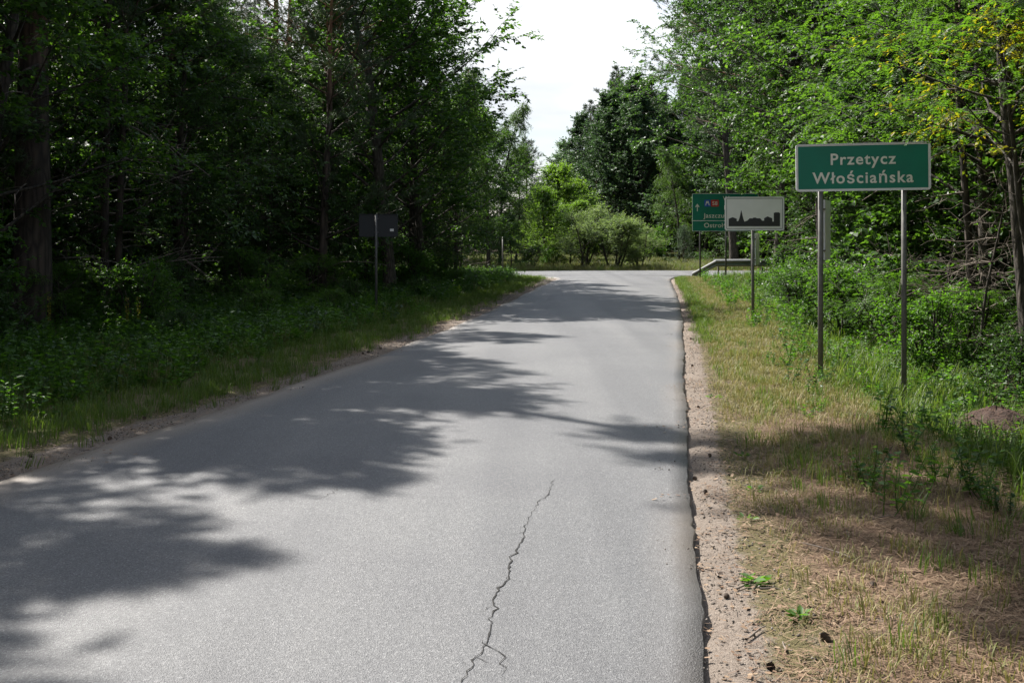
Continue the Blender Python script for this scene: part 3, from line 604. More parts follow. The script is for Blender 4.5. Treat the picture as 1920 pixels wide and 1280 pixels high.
FW = [('alder', 13.2, 78, 1.15), ('alder', 13.2, 73, .95), ('mass', 15.4, 73, 1.15), ('alder', 7.0, 93, 1.0), ('alder', 3.4, 99, .5), ('alder', 1.6, 92, .5), ('mass', -7.0, 61, .95), ('alder', -9.5, 67, 1.1), ('mass', 17.5, 60.5, 1.1), ('alder', 14.6, 63.5, .85), ('alder', 12.0, 86, 1.15),
      ('alder', 8.6, 88, 1.1), ('oakA', 14.6, 80, 1.1), ('alder', -6, 72, 1.0), ('pineA', -9, 74, 1.1), ('oakA', 17, 72, 1.2), ('pineR', 15.6, 67, 1.05), ('oakA', 17.5, 65, 1.2), ('pineA', 19, 69, 1.1), ('alder', 5.0, 96, .62)]
for k, x, y, s in FW: plant(k, x, y, KW[k] + ' of the far wood beyond the junction' + (', left of the sky gap' if x < 0 else ', under the sky gap' if x < 6 else ', right of the sky gap'), 'trees of the far wood', s)

# ------------------------------------------------------------------ masses nobody could count (instanced on points)
def stuff_nodes(collection):
    ng = bpy.data.node_groups.new('scatter', 'GeometryNodeTree')
    ng.interface.new_socket('Geometry', in_out='INPUT', socket_type='NodeSocketGeometry'); ng.interface.new_socket('Geometry', in_out='OUTPUT', socket_type='NodeSocketGeometry')
    gi = ng.nodes.new('NodeGroupInput'); go = ng.nodes.new('NodeGroupOutput'); ip = ng.nodes.new('GeometryNodeInstanceOnPoints'); ci = ng.nodes.new('GeometryNodeCollectionInfo')
    ci.inputs['Collection'].default_value = collection; ci.inputs['Separate Children'].default_value = True; ci.inputs['Reset Children'].default_value = True
    def na(nm, dt):
        n = ng.nodes.new('GeometryNodeInputNamedAttribute'); n.data_type = dt; n.inputs['Name'].default_value = nm; return n.outputs['Attribute']
    l = ng.links.new
    l(gi.outputs[0], ip.inputs['Points']); l(ci.outputs[0], ip.inputs['Instance']); ip.inputs['Pick Instance'].default_value = True
    l(na('idx', 'INT'), ip.inputs['Instance Index']); l(na('rot', 'FLOAT_VECTOR'), ip.inputs['Rotation']); l(na('scl', 'FLOAT_VECTOR'), ip.inputs['Scale']); l(ip.outputs[0], go.inputs[0])
    return ng
def scatter(name, protos, pts, scl, label, cat, tilt=.12, seed=1):
    r = np.random.default_rng(seed); c = bpy.data.collections.new(name + '_kinds')
    for k, me in enumerate(protos):
        o = bpy.data.objects.new(name + '_%02d' % k, me); c.objects.link(o)
    pts = np.asarray(pts, np.float32); n = len(pts); me = bpy.data.meshes.new(name); me.vertices.add(n); me.vertices.foreach_set('co', pts.ravel())
    a = me.attributes.new('idx', 'INT', 'POINT'); a.data.foreach_set('value', r.integers(0, len(protos), n).astype(np.int32))
    rot = np.column_stack([r.normal(0, tilt, n), r.normal(0, tilt, n), r.uniform(0, 6.28, n)]).astype(np.float32)
    a = me.attributes.new('rot', 'FLOAT_VECTOR', 'POINT'); a.data.foreach_set('vector', rot.ravel())
    sc3 = np.repeat(np.asarray(scl, np.float32)[:, None], 3, 1)
    a = me.attributes.new('scl', 'FLOAT_VECTOR', 'POINT'); a.data.foreach_set('vector', sc3.ravel())
    o = bpy.data.objects.new(name, me); col.objects.link(o); md = o.modifiers.new('scatter', 'NODES'); md.node_group = stuff_nodes(c)
    return tag(o, label, cat, kind='stuff')
def tuft(seed, n, h, spread, wd, mat, curl=.5, head=False):
    r = np.random.default_rng(seed); az = r.uniform(0, 6.28, n); b = np.column_stack([r.normal(0, spread, n), r.normal(0, spread, n), np.full(n, -.02)])
    d = np.column_stack([np.cos(az), np.sin(az), np.zeros(n)]); hh = h * r.uniform(.45, 1.15, n)[:, None]; lean = r.uniform(.05, 1, n)[:, None] * curl
    S = np.column_stack([-np.sin(az), np.cos(az), np.zeros(n)]) * wd / 2; up = np.array([0, 0, 1.0])
    m1 = b + up * hh * .5 + d * hh * lean * .22; m2 = b + up * hh * (.86 - .15 * lean) + d * hh * lean * .62; t = b + up * hh * (1 - .4 * lean) + d * hh * lean * 1.0
    V = np.stack([b - S, b + S, m1 + S * .9, m1 - S * .9, m2 + S * .6, m2 - S * .6, t + S * .08, t - S * .08], 1).reshape(-1, 3)
    i = np.arange(n)[:, None] * 8
    F = np.concatenate([i + np.array([0, 1, 2, 3]), i + np.array([3, 2, 4, 5]), i + np.array([5, 4, 6, 7])])
    return np_mesh('tuft', V, F, M[mat])
def forb(seed, h, ns, nl, leaf, mat, wr=.5):
    r = np.random.default_rng(seed); P = []; D = []; N = []; T = Tubes(); Lz = []
    for s in range(ns):
        d = unit(np.array([r.normal(0, .3), r.normal(0, .3), 1])); p = curve_path([r.normal(0, .05), r.normal(0, .05), -.02], d, h * r.uniform(.6, 1.1), 5, r, 0, .08); T.add(p, np.linspace(.004, .002, 6), 3)
        for k in range(nl):
            t = r.uniform(.2, 1) * 5; j = min(int(t), 4); q = p[j] + (p[j + 1] - p[j]) * (t - j); az = r.uniform(0, 6.28)
            P.append(q); D.append([math.cos(az), math.sin(az), r.uniform(-.2, .5)]); N.append(unit(np.array([0, 0, 1.]) + r.normal(0, .35, 3))); Lz.append(leaf * r.uniform(.6, 1.3))
    v, f = leaves(np.array(P), np.array(D), np.array(N), Lz, np.array(Lz) * wr, six=True)
    tv = np.concatenate(T.V); tf = np.concatenate(T.F) + len(v)
    return np_mesh('forb', np.concatenate([v, tv]), np.concatenate([f, tf]), M[mat])
def litter(seed, n, size, Ln, wd, mat):
    r = np.random.default_rng(seed); c = np.column_stack([r.normal(0, size, n), r.normal(0, size, n), r.uniform(.004, .022, n)]); az = r.uniform(0, 6.28, n)
    d = np.column_stack([np.cos(az), np.sin(az), r.normal(0, .12, n)]) * (Ln * r.uniform(.6, 1.2, n))[:, None] / 2; S = np.column_stack([-np.sin(az), np.cos(az), np.zeros(n)]) * wd / 2
    V = np.stack([c - d - S, c - d + S, c + d + S, c + d - S], 1).reshape(-1, 3); return np_mesh('litter', V, np.arange(n * 4).reshape(-1, 4), M[mat])
def pts_in(fn, n, x0, x1, y0, y1, seed):
    """rejection-sample ground points with density fn(X,Y) in 0..1"""
    r = np.random.default_rng(seed); X = r.uniform(x0, x1, n); Y = r.uniform(y0, y1, n); k = r.uniform(0, 1, n) < fn(X, Y); X = X[k]; Y = Y[k]
    return np.column_stack([X, Y, gz(X, Y)])
def patch(X, Y, s=1.0, p=0.0): return .5 + .5 * np.sin(X * 1.9 * s + p + 1.3 * np.sin(Y * .9 * s)) * np.sin(Y * 1.4 * s + p * 1.7 + np.sin(X * 1.1 * s))
def inview(X, Y): return (np.abs(X) < .52 * Y + 1.0)

TG = [tuft(s, 20, .20, .05, .007, 'grass') for s in range(4)]
TD = [tuft(s + 10, 24, .115, .07, .005, 'drygrass', 1.0) for s in range(4)]
TP = [tuft(s + 40, 26, .40, .08, .008, 'palegrass', .7) for s in range(3)]
TT = [tuft(s + 20, 24, .42, .07, .009, 'grass', .8) for s in range(4)]
FB = [forb(s, .36, 6, 12, .05, 'forb') for s in range(4)] + [forb(9, .5, 5, 12, .05, 'cherry', .6)]
ND = [litter(s, 70, .12, .065, .0035, 'dryneedle') for s in range(4)]
off_road = lambda X, Y: (Y < YN(X) - .3)
def f_dry(X, Y):
    d = X - XR(Y); return np.where((d > .28) & (d < 2.9) & inview(X, Y) & off_road(X, Y), smooth(.25, .8, d) * (1 - smooth(1.9, 2.9, d)) * (.3 + .7 * patch(X, Y)) * (.34 + .66 * smooth(6.5, 11, Y)), 0)
def f_grn_r(X, Y):
    d = X - XR(Y); tall = smooth(1.6, 2.4, d) * (1 - smooth(3.2, 4.2, d)) * (.25 + .75 * smooth(6.5, 10, Y)); edge = np.exp(-((d - .42) / .2) ** 2) * smooth(15, 24, Y); sp = .21 * smooth(.3, .8, d) * (patch(X, Y, 1.7, 2) > .45) * (.4 + .6 * smooth(5, 9, Y))
    return np.where((d > .15) & inview(X, Y) & off_road(X, Y), np.clip(tall * (.4 + .6 * patch(X, Y, 1, 1)) + edge + sp, 0, 1), 0)
def f_tall_r(X, Y):
    d = X - XR(Y); return np.where(inview(X, Y) & off_road(X, Y), smooth(2.1, 2.7, d) * (1 - smooth(3.3, 4.3, d)) * (.1 + .9 * smooth(7, 9, Y)) * .8, 0)
def f_l(X, Y):
    d = XL(Y) - X; return np.where(inview(X, Y) & off_road(X, Y), np.clip(smooth(.35, .9, d) * (1 - smooth(2.6, 4.5, d)) * (.35 + .65 * patch(X, Y, 1.4)) + .12 * (d > .15) * (d < .8) * (patch(X, Y, 2.2, 1) > .5), 0, 1), 0)
def f_tall_l(X, Y):
    d = XL(Y) - X; return np.where(inview(X, Y) & off_road(X, Y), smooth(1.5, 2.4, d) * (1 - smooth(4.0, 7.0, d)) * (.4 + .6 * patch(X, Y, .7, 3)), 0)
def f_ul(X, Y):
    d = XL(Y) - X; return np.where(inview(X, Y) & off_road(X, Y), smooth(1.2, 2.6, d) * (.35 + .65 * patch(X, Y, .8, 4)), 0)
def f_ur(X, Y):
    d = X - XR(Y); return np.where(inview(X, Y) & off_road(X, Y), (smooth(2.6, 3.6, d) * (.3 + .7 * patch(X, Y, .8, 5)) + .13 * (d > 1.2)) * smooth(5, 8, Y), 0)
def f_nd(X, Y):
    d = X - XR(Y); return np.where(inview(X, Y), smooth(.2, 1.0, d) * (1 - smooth(9, 14, Y)) * (.3 + .7 * patch(X, Y, 1.3, 6)), 0)
def mk(name, protos, fn, n, box, s0, s1, label, cat, seed, tilt=.12):
    p = pts_in(fn, n, *box, seed); r = np.random.default_rng(seed + 100); scatter(name, protos, p, r.uniform(s0, s1, len(p)), label, cat, tilt, seed)
mk('dry_grass', TD, f_dry, 60000, (1.2, 12, 4, 46), .5, 1.3, 'short sun-bleached dry grass covering the right verge', 'grass', 1)
mk('verge_grass', TG, f_grn_r, 42000, (1, 12, 4, 46), .35, .95, 'short green grass tufts on the right verge', 'grass', 2)
mk('tall_grass', TT, f_tall_r, 16000, (2, 13, 4, 46), .5, 1.15, 'tall lush grass in the ditch behind the sign posts', 'grass', 3)
mk('roadside_grass', TG, f_l, 52000, (-11, 2.5, 6, 47), .35, 1.0, 'green grass fringe along the left shoulder', 'grass', 4)
mk('meadow_grass', TT[:3] + TP, f_tall_l, 17000, (-14, 2.5, 6, 47), .35, 1.0, 'taller shaded grass between left fringe and wood', 'grass', 5)
mk('undergrowth', FB, f_ul, 30000, (-20, 2, 6, 47), .5, 1.7, 'leafy ground cover under the left wood', 'undergrowth', 6)
mk('ground_cover', FB, f_ur, 16000, (2, 20, 4, 47), .5, 1.4, 'leafy ground cover along the foot of the right wood', 'undergrowth', 7)
mk('needle_litter', ND, f_nd, 6500, (1.2, 8, 3.6, 14), .7, 1.3, 'reddish fallen pine needles on the near right verge', 'needles', 8, .02)
def grit(seed, n):
    r = np.random.default_rng(seed); V = []; F = []
    oct_ = np.array([(1, 0, 0), (0, 1, 0), (-1, 0, 0), (0, -1, 0), (0, 0, 1), (0, 0, -.6)], float); of = [(0, 1, 4), (1, 2, 4), (2, 3, 4), (3, 0, 4), (1, 0, 5), (2, 1, 5), (3, 2, 5), (0, 3, 5)]
    for k in range(n):
        sc_ = .003 + .0065 * r.random() ** 3; b = len(V) * 6
        V.append(oct_ * sc_ * r.uniform(.6, 1.3, (6, 3)) + np.array([r.normal(0, .12), r.normal(0, .12), sc_ * .4])); F += [tuple(b + q for q in t) for t in of]
    return np_mesh('grit', np.concatenate(V), F, M['grit'])
M['grit'] = leaf_mat('grit_and_crumbs', [(.03, .025, .02), (.09, .075, .06), (.19, .165, .145), (.30, .27, .24)], trans=0.0, rough=.85)
GT = [grit(s, 18) for s in range(3)] + [litter(50, 22, .12, .05, .004, 'dryneedle'), litter(51, 9, .12, .03, .016, 'dryneedle')]
def f_gr(X, Y):
    a = X - XR(Y); b = XL(Y) - X; return np.where(inview(X, Y) & off_road(X, Y), np.exp(-((a - .3) / .35) ** 2) * (a > .03) + np.exp(-((b - .35) / .4) ** 2) * (b > .03) + .02 * ((a > -.25) & (a < .03)) + .05 * ((b > -.3) & (b < .03)), 0)
p = pts_in(f_gr, 70000, -7, 8, 4, 40, 19)
inr = (p[:, 0] < XR(p[:, 1])) & (p[:, 0] > XL(p[:, 1])); p[inr, 2] = np.maximum(.006, [road_z(x, y) + .002 for x, y in p[inr, :2]]) if inr.any() else 0
scatter('grit', GT, p, np.random.default_rng(4).uniform(.6, 1.3, len(p)), 'grit, needles and crumbs strewn along both road edges', 'grit', .02, 19)
p = pts_in(lambda X, Y: np.where((Y > YF(X) + .4) & (Y < YF(X) + 40), smooth(.2, 3.0, Y - YF(X)) * (.15 + .85 * patch(X, Y, .6)) + .1, 0), 70000, -16, 22, 52, 95, 9)
scatter('far_grass', TP + TT[:1] + TD[:1], p, np.random.default_rng(3).uniform(.3, 1.25, len(p)), 'tall pale grass on the far side of the junction', 'grass', .15, 9)
WK = [(k, i) for k in ('oakA', 'pineA', 'pineB', 'oakB', 'cherryA') for i in (0,)]
_J = {}
def joined(k):
    if k in _J: return _J[k]
    V = []; F3 = []; n = 0; mats = []
    o = bpy.data.meshes.new('wood_' + k); bm = bmesh.new()
    for mi, (pt, me) in enumerate((a, b) for a, b in K[k].items() if not isinstance(b, list)):
        b0 = len(bm.faces); bm.from_mesh(me); bm.faces.ensure_lookup_table()
        for f in bm.faces[b0:]: f.material_index = mi
        o.materials.append(me.materials[0])
    bm.to_mesh(o); bm.free(); _J[k] = o; return o
wr_ = np.random.default_rng(77); wp = []
def wood(n, x0, x1, y0, y1, mind=2.2):
    c = 0
    while c < n:
        q = (wr_.uniform(x0, x1), wr_.uniform(y0, y1)); c += 1
        if all((q[0] - a) ** 2 + (q[1] - b) ** 2 > mind ** 2 for a, b in wp): wp.append(q)
wood(260, -55, -18.5, 8, 46); wood(260, -55, -9.5, 58, 96); wood(200, 19.5, 55, 8, 46); wood(220, 19, 60, 58, 96); wood(420, -60, 70, 98, 125); wood(160, -40, -9, -30, 4); wood(160, 9, 40, -30, 3)
wp = np.array([q for q in wp if not (q[1] > 90 and -.03 < q[0] / q[1] < .062)]); scatter('woodland', [joined(k) for k in ('mass', 'alder', 'oakB', 'pineB')], np.column_stack([wp, np.zeros(len(wp))]), wr_.uniform(.9, 1.25, len(wp)), 'dense dark mass of woodland behind the roadside trees', 'woodland', .02, 12)

tr3 = np.random.default_rng(78); tx = tr3.uniform(-70, 80, 2600); ty = tr3.uniform(6, 128, 2600)
keep = ((ty > 94) | ((ty > 58) & (ty < 94) & ((tx < -9) | (tx > 19))) | ((ty < 45) & ((tx < -15.5) | (tx > 17)))) & (np.abs(tx) < .6 * ty + 14)
tp3 = np.column_stack([tx, ty, np.zeros(len(tx))])[keep]
scatter('thicket', [joined('mass'), joined('alder')], tp3, tr3.uniform(.2, .42, len(tp3)), 'low dark thicket filling the woods under the trees', 'thicket', .05, 13)

# ------------------------------------------------------------------ bushes along the edges
bl = random.Random(9)
BL = [(-5.6, 17.6, 'bushB', .5, 'knee-high glossy bush alone in the left verge, nearest the camera'), (-4.9, 20.6, 'bushL', .55, 'small feathery shrub in the left verge before the twin stems'), (-5.6, 22.9, 'bushA', .5, 'small rounded bush in the left verge midway to the sign post'), (-3.9, 23.6, 'bushL', .5, 'small feathery shrub left of the dark sign\'s post'), (-2.5, 28.8, 'bushB', .5, 'low dark bush right of the dark sign\'s post'), (-6.6, 18.8, 'bushA', .75, 'waist-high bush right of the thickest trunk'), (-1.9, 35.2, 'bushL', .5, 'small feathery shrub far along the left verge'), (-8.7, 15.3, 'bushA', 1.1, 'broad sunlit bush at the picture\'s left border'), (-7.6, 15.0, 'bushB', 1.0, 'low dark bush beside the broad sunlit one at left'), (-7.9, 19.0, 'bushL', .9, 'feathery shrub in shade before the thickest trunk'),
      (-6.2, 24.5, 'bushL', 1.0, 'feathery shrub catching light left of the tallest pine'), (-5.1, 27.0, 'bushL', .9, 'bright feathery shrub under the tallest pine'), (-4.4, 30.5, 'bushA', .95, 'leafy bush just left of the dark sign\'s post'), (-3.2, 33.5, 'bushA', .9, 'sunlit leafy bush right of the dark sign\'s post'),
      (-2.6, 38.5, 'bushA', .7, 'small bush on the left verge near the slim pine pair'), (-6.9, 21.8, 'bushB', 1.0, 'low bush in front of the twin slender stems'), (-9.9, 20.8, 'bushB', 1.2, 'dark bush behind the thickest trunk'), (-3.9, 26.4, 'bushB', .6, 'knee-high dark bush on the left verge before the sign post')]
BRt = [(7.0, 19.5, 'bushL', 1.0, 'feathery shrub behind the town sign\'s posts'), (6.7, 21.6, 'bushA', .9, 'dense bush left of the town sign\'s left post'), (7.3, 24.4, 'bushL', 1.0, 'feathery shrub right of the skyline sign\'s post'), (7.2, 27.0, 'bushB', 1.0, 'low dense bush behind the skyline sign\'s post'),
       (8.0, 30.5, 'bushA', .75, 'dark rounded bush left of the skyline sign\'s post'), (8.9, 33.5, 'bushA', .8, 'rounded bush below the direction sign'), (9.5, 36.5, 'bushB', .8, 'low bush at the foot of the direction sign\'s middle post'), (6.4, 16.4, 'bushA', .75, 'leafy bush between the town sign\'s two posts'),
       (7.3, 17.2, 'bushL', .85, 'feathery shrub right of the town sign\'s right post'), (8.2, 15.8, 'bushB', .9, 'dark low bush in deep shade by the right border'), (5.05, 10.6, 'seedling', .95, 'yellow-green locust seedling before the reddish earth mound'), (4.75, 11.2, 'seedling', .7, 'small locust seedling left of the earth mound'),
       (6.6, 14.0, 'bushB', .6, 'knee-high bush behind the reddish earth mound')]
for x, y, k, s, lb in BL: plant(k, x, y, lb, 'bushes along the left wood', s)
for x, y, k, s, lb in BRt: plant(k, x, y, lb, 'bushes along the right wood', s)

# ------------------------------------------------------------------ signs
ROADDIR = -math.atan(.153)      # boards stand square to the road
def post(name, parent, x, z0, z1, r=.03, mat='post', y=0.0):
    T = Tubes(); T.add([(x, y, z0), (x, y, (z0 + z1) / 2), (x, y, z1)], [r] * 3, 14); me = T.mesh('post', M[mat])
    o = obj(name, me, parent=parent)
    bm = bmesh.new(); bm.from_mesh(me); es = [e for e in bm.edges if e.is_boundary]; bmesh.ops.holes_fill(bm, edges=es); bm.to_mesh(me); bm.free(); return o
def rrect(w_, h_, rad, n=6):
    P = []
    for cx, cz, a in ((w_ / 2 - rad, h_ / 2 - rad, 0), (-w_ / 2 + rad, h_ / 2 - rad, 90), (-w_ / 2 + rad, -h_ / 2 + rad, 180), (w_ / 2 - rad, -h_ / 2 + rad, 270)):
        for k in range(n + 1): t = R(a + 90 * k / n); P.append((cx + rad * math.cos(t), cz + rad * math.sin(t)))
    return P
def plate(name, P, y0, y1, mat, parent):
    """a flat outline P (x,z) given thickness from y0 (front) to y1"""
    bm = bmesh.new(); f = [bm.verts.new((x, y0, z)) for x, z in P]; b = [bm.verts.new((x, y1, z)) for x, z in P]; n = len(P)
    bm.faces.new(f); bm.faces.new(b[::-1])
    for k in range(n): bm.faces.new((f[k], b[k], b[(k + 1) % n], f[(k + 1) % n]))
    bmesh.ops.recalc_face_normals(bm, faces=bm.faces[:]); me = bpy.data.meshes.new(name); bm.to_mesh(me); bm.free(); return obj(name, me, M[mat], parent)
def border(name, w_, h_, rad, t, y0, y1, mat, parent):
    A = rrect(w_, h_, rad); B = rrect(w_ - 2 * t, h_ - 2 * t, max(.004, rad - t)); n = len(A); bm = bmesh.new()
    rings = [[bm.verts.new((x, y, z)) for x, z in Q] for Q, y in ((A, y0), (B, y0), (B, y1), (A, y1))]
    for a, b in ((0, 1), (1, 2), (2, 3), (3, 0)):
        for k in range(n): bm.faces.new((rings[a][k], rings[a][(k + 1) % n], rings[b][(k + 1) % n], rings[b][k]))
    bmesh.ops.recalc_face_normals(bm, faces=bm.faces[:]); me = bpy.data.meshes.new(name); bm.to_mesh(me); bm.free(); return obj(name, me, M[mat], parent)
def text(name, s, size, x, z, y, mat, parent, align='LEFT', bold=.012, space=1.08):
    cu = bpy.data.curves.new(name, 'FONT'); cu.body = s; cu.size = size; cu.align_x = align; cu.align_y = 'BOTTOM_BASELINE'; cu.extrude = .001; cu.offset = bold * size; cu.space_character = space; cu.resolution_u = 4
    o = bpy.data.objects.new(name, cu); col.objects.link(o); dg = bpy.context.evaluated_depsgraph_get(); me = bpy.data.meshes.new_from_object(o.evaluated_get(dg)); bpy.data.objects.remove(o); bpy.data.curves.remove(cu)
    o = obj(name, me, M[mat], parent); me.materials.clear(); me.materials.append(M[mat]); o.location = (x, y, z); o.rotation_euler = (R(90), 0, 0); return o
def edge_plate(parent, x, y, z0, z1, wd, rz, name='side_plate'):
    """small sheet with folded rims, seen nearly edge-on behind the post"""
    bm = bmesh.new()
    for (a, b, c, d) in ((0, wd, 0, .003), (0, .003, -.022, 0), (wd - .003, wd, -.022, 0)):
        m = bmesh.ops.create_cube(bm, size=1)['verts']
        for v in m: v.co = ((c + d) / 2 + v.co.x * (d - c), (a + b) / 2 + v.co.y * (b - a), (z0 + z1) / 2 + v.co.z * (z1 - z0))
    for zz in (z0, z1):
        m = bmesh.ops.create_cube(bm, size=1)['verts']
        for v in m: v.co = (-.011 + v.co.x * .021, wd / 2 + v.co.y * (wd - .008), zz + v.co.z * .003)
    me = bpy.data.meshes.new(name); bm.to_mesh(me); bm.free(); o = obj(name, me, M['alu'], parent); o.location = (x, y, 0); o.rotation_euler = (0, 0, rz)
    for zz in (z0 + .12, z1 - .12):
        T = Tubes(); T.add([(-.05, -.035, zz), (-.012, -.035, zz), (.0, .0, zz)], [.012] * 3, 6); b = obj('clamp', T.mesh('clamp', M['post']), parent=o)
    return o
def brackets(parent, xs, zs, y):
    for x in xs:
        for z in zs: obj('bracket', box_mesh('bracket', x - .045, x + .045, y, y + .045, z - .02, z + .02, M['post'], .004), parent=parent)

# town name sign
e = empty('town_name_sign', (4.52, 13.75, 0), ROADDIR); tag(e, 'green board lettered Przetycz Włościańska on two grey posts', 'road sign')
W1, H1, zc = 1.66, .60, 2.70
gl = g1(4.0, 13.83); gr_ = g1(5.02, 13.67)
p1 = post('post', e, -.52, gl - .3 - 0, 2.98, .034, y=.045); p2 = post('post', e, .52, gr_ - .3, 2.98, .034, y=.045)
bd = empty('board', (0, 0, zc)); bd.parent = e; bd.rotation_euler = (0, R(-.6), 0)
bd_ = plate('board', rrect(W1, H1, .03), 0, .012, 'green', e); bd_.location = (0, 0, zc); bd_.rotation_euler = (0, R(-.6), 0); bpy.data.objects.remove(bd); bd = bd_
border('border', W1, H1, .03, .022, -.004, -.0005, 'white', bd); border('rim', W1 + .014, H1 + .014, .036, .009, -.010, .022, 'alu', bd)
text('lettering', 'Przetycz', .205, 0, .035, -.003, 'cream', bd, 'CENTER', .018, 1.16); text('lettering', 'Włościańska', .205, 0, -.205, -.003, 'cream', bd, 'CENTER', .018, 1.16)
brackets(bd, (-.52, .52), (-.2, .2), .0125)
edge_plate(e, -.462, .07, 1.50, 2.28, .55, R(-15))

# skyline sign
e = empty('built_up_area_sign', (5.16, 22.7, 0), ROADDIR); tag(e, 'white sign with black skyline of a church and houses', 'road sign')
W2, H2, zc = 1.22, .70, 2.28
post('post', e, -.03, g1(5.13, 22.7) - .3, 2.55, .032, y=.045)
bd = plate('board', rrect(W2, H2, .03), 0, .012, 'white', e); bd.location = (0, 0, zc)
border('rim', W2 + .014, H2 + .014, .036, .012, -.008, .022, 'alu', bd); border('border', W2 - .05, H2 - .05, .02, .008, -.003, -.0005, 'signback', bd)
sk = [(-.54, -.27), (.53, -.27), (.53, .01), (.50, .025), (.43, .025), (.40, .01), (.40, -.17), (.37, -.17), (.37, -.10), (.27, -.06), (.20, -.10), (.20, -.15), (.16, -.15), (.12, -.10), (.05, -.10), (.03, -.085), (-.02, -.085), (-.04, -.10), (-.10, -.10), (-.15, -.15), (-.21, -.17),
      (-.22, -.14), (-.235, -.10), (-.275, .08), (-.315, -.10), (-.33, -.14), (-.34, -.16), (-.37, -.16), (-.37, -.11), (-.455, -.075), (-.54, -.11)]
plate('skyline', sk, -.003, -.0006, 'black', bd); brackets(bd, (-.03,), (-.2, .2), .0125)
edge_plate(e, .03, .08, 1.18, 1.86, .55, R(-12))

# direction sign
e = empty('direction_sign', (8.8, 44.0, 0), R(-1.5)); tag(e, 'large green direction board with red S8 badge beside the guardrail', 'road sign')
W3, H3, zc = 2.72, 1.56, 2.76
for xx in (-1.03, .03, 1.08): post('post', e, xx, g1(8.8 + xx, 44) - .3, 3.4, .035, 'postdark', y=.05)
bd = plate('board', rrect(W3, H3, .04), 0, .015, 'green', e); bd.location = (0, 0, zc)
border('border', W3, H3, .04, .016, -.004, -.0005, 'white', bd)
plate('divider', [(-W3 / 2 + .01, -.355), (W3 / 2 - .01, -.355), (W3 / 2 - .01, -.33), (-W3 / 2 + .01, -.33)], -.004, -.0005, 'white', bd)
plate('arrow', [(-1.165, .05), (-1.135, .05), (-1.135, .24), (-1.07, .21), (-1.07, .25), (-1.15, .36), (-1.23, .25), (-1.23, .21), (-1.165, .24)], -.004, -.0005, 'cream', bd)
b = plate('motorway_badge', [(x - .735, z + .38) for x, z in rrect(.26, .28, .03)], -.004, -.0005, 'blue', bd)
plate('road_symbol', [(x - .735, z + .38) for x, z in ((-.09, -.09), (-.05, -.09), (-.04, 0), (.04, 0), (.05, -.09), (.09, -.09), (.05, .09), (-.05, .09))], -.0055, -.0042, 'cream', b)
b = plate('number_badge', [(x - .43, z + .38) for x, z in rrect(.32, .28, .03)], -.004, -.0005, 'red', bd); text('lettering', 'S8', .22, -.43, .30, -.0055, 'cream', b, 'CENTER')
text('lettering', 'Warszawa', .25, -.10, .50, -.003, 'cream', bd); text('lettering', 'Białystok', .25, -.06, .12, -.003, 'cream', bd)
text('lettering', 'Jaszczułty', .27, -.88, -.22, -.003, 'cream', bd); text('lettering', 'Ostrołęka', .27, -.88, -.62, -.003, 'cream', bd)
brackets(bd, (-1.03, .03, 1.08), (-.5, .5), .0155)

# sign seen from behind, left verge
e = empty('sign_from_behind', (-3.17, 25.0, 0), ROADDIR); tag(e, 'dark rear side of a road sign on one post in the shade', 'road sign')
post('post', e, 0, g1(-3.17, 25) - .3, 2.3, .032, 'postdark', y=-.05)
bd = plate('board', rrect(.92, .52, .03), 0, .012, 'signback', e); bd.location = (.04, 0, 2.05); border('rim', .934, .534, .035, .012, -.018, .016, 'signback', bd)
obj('sticker', box_mesh('sticker', .28, .37, -.0035, -.0008, -.14, -.08, M['alu']), parent=bd); brackets(bd, (-.04,), (-.16, .16), -.046)
obj('lower_plate', box_mesh('lower_plate', -.05, .05, -.012, -.004, 1.55, 1.70, M['signback'], .002), parent=e)
# post with an edge-on sign at the left corner of the junction
e = empty('corner_sign', (-.4, 49.9 - 3.9, 0), R(0)); tag(e, 'thin post with an edge-on sign at the junction\'s left corner', 'road sign')
post('post', e, 0, g1(-.4, 46.0) - .3, 1.75, .028, 'post'); obj('board', box_mesh('board', -.006, .0, -.30, .30, 1.05, 1.68, M['galv'], .002), parent=e, loc=(.036, 0, 0))
e = empty('wooden_stake', (-.2, 46.2, 0)); tag(e, 'short dark stake beside the thin corner post', 'stake'); T = Tubes(); T.add([(0, 0, -.2), (.01, 0, .3), (.02, 0, .62)], [.05, .05, .045], 8); obj('stake', T.mesh('stake', M['bark']), parent=e)

# ------------------------------------------------------------------ guardrail
gxs = 8.05; e = empty('guardrail', (gxs, 46.9, 0), R(3)); tag(e, 'steel guardrail with ramped end by the right corner of the junction', 'guardrail')
prof = [(.0, -.155), (-.035, -.14), (-.08, -.09), (-.08, -.06), (-.02, -.02), (-.02, .02), (-.08, .06), (-.08, .09), (-.035, .14), (0, .155)]
def rail(name, path):
    V = []; n = len(prof)
    for x, y, z in path: V += [(x, y + a, z + b) for a, b in prof] + [(x, y + a + .006, z + b) for a, b in prof[::-1]]
    m = 2 * n; F = []
    for k in range(len(path) - 1):
        for j in range(m): F.append((k * m + j, k * m + (j + 1) % m, (k + 1) * m + (j + 1) % m, (k + 1) * m + j))
    return obj(name, np_mesh(name, V, F, M['galv'], False), parent=e)
gz0 = g1(gxs, 46.9)
rail('ramped_rail', [(-.15, 0, gz0 + .03), (.9, 0, .58)])
rail('beam', [(.9, 0, .58), (.93, 0, .59), (4.4, .25, .60), (9.0, .9, .60)])
for xx, yy in ((1.05, .02), (3.05, .16), (5.05, .36), (7.05, .64)):
    obj('post', box_mesh('post', xx - .03, xx + .03, yy + .012, yy + .11, -.4, .66, M['post'], .004), parent=e)
rail('rear_beam', [(.95, .62, .60), (4.4, .87, .62), (9.0, 1.5, .62)])

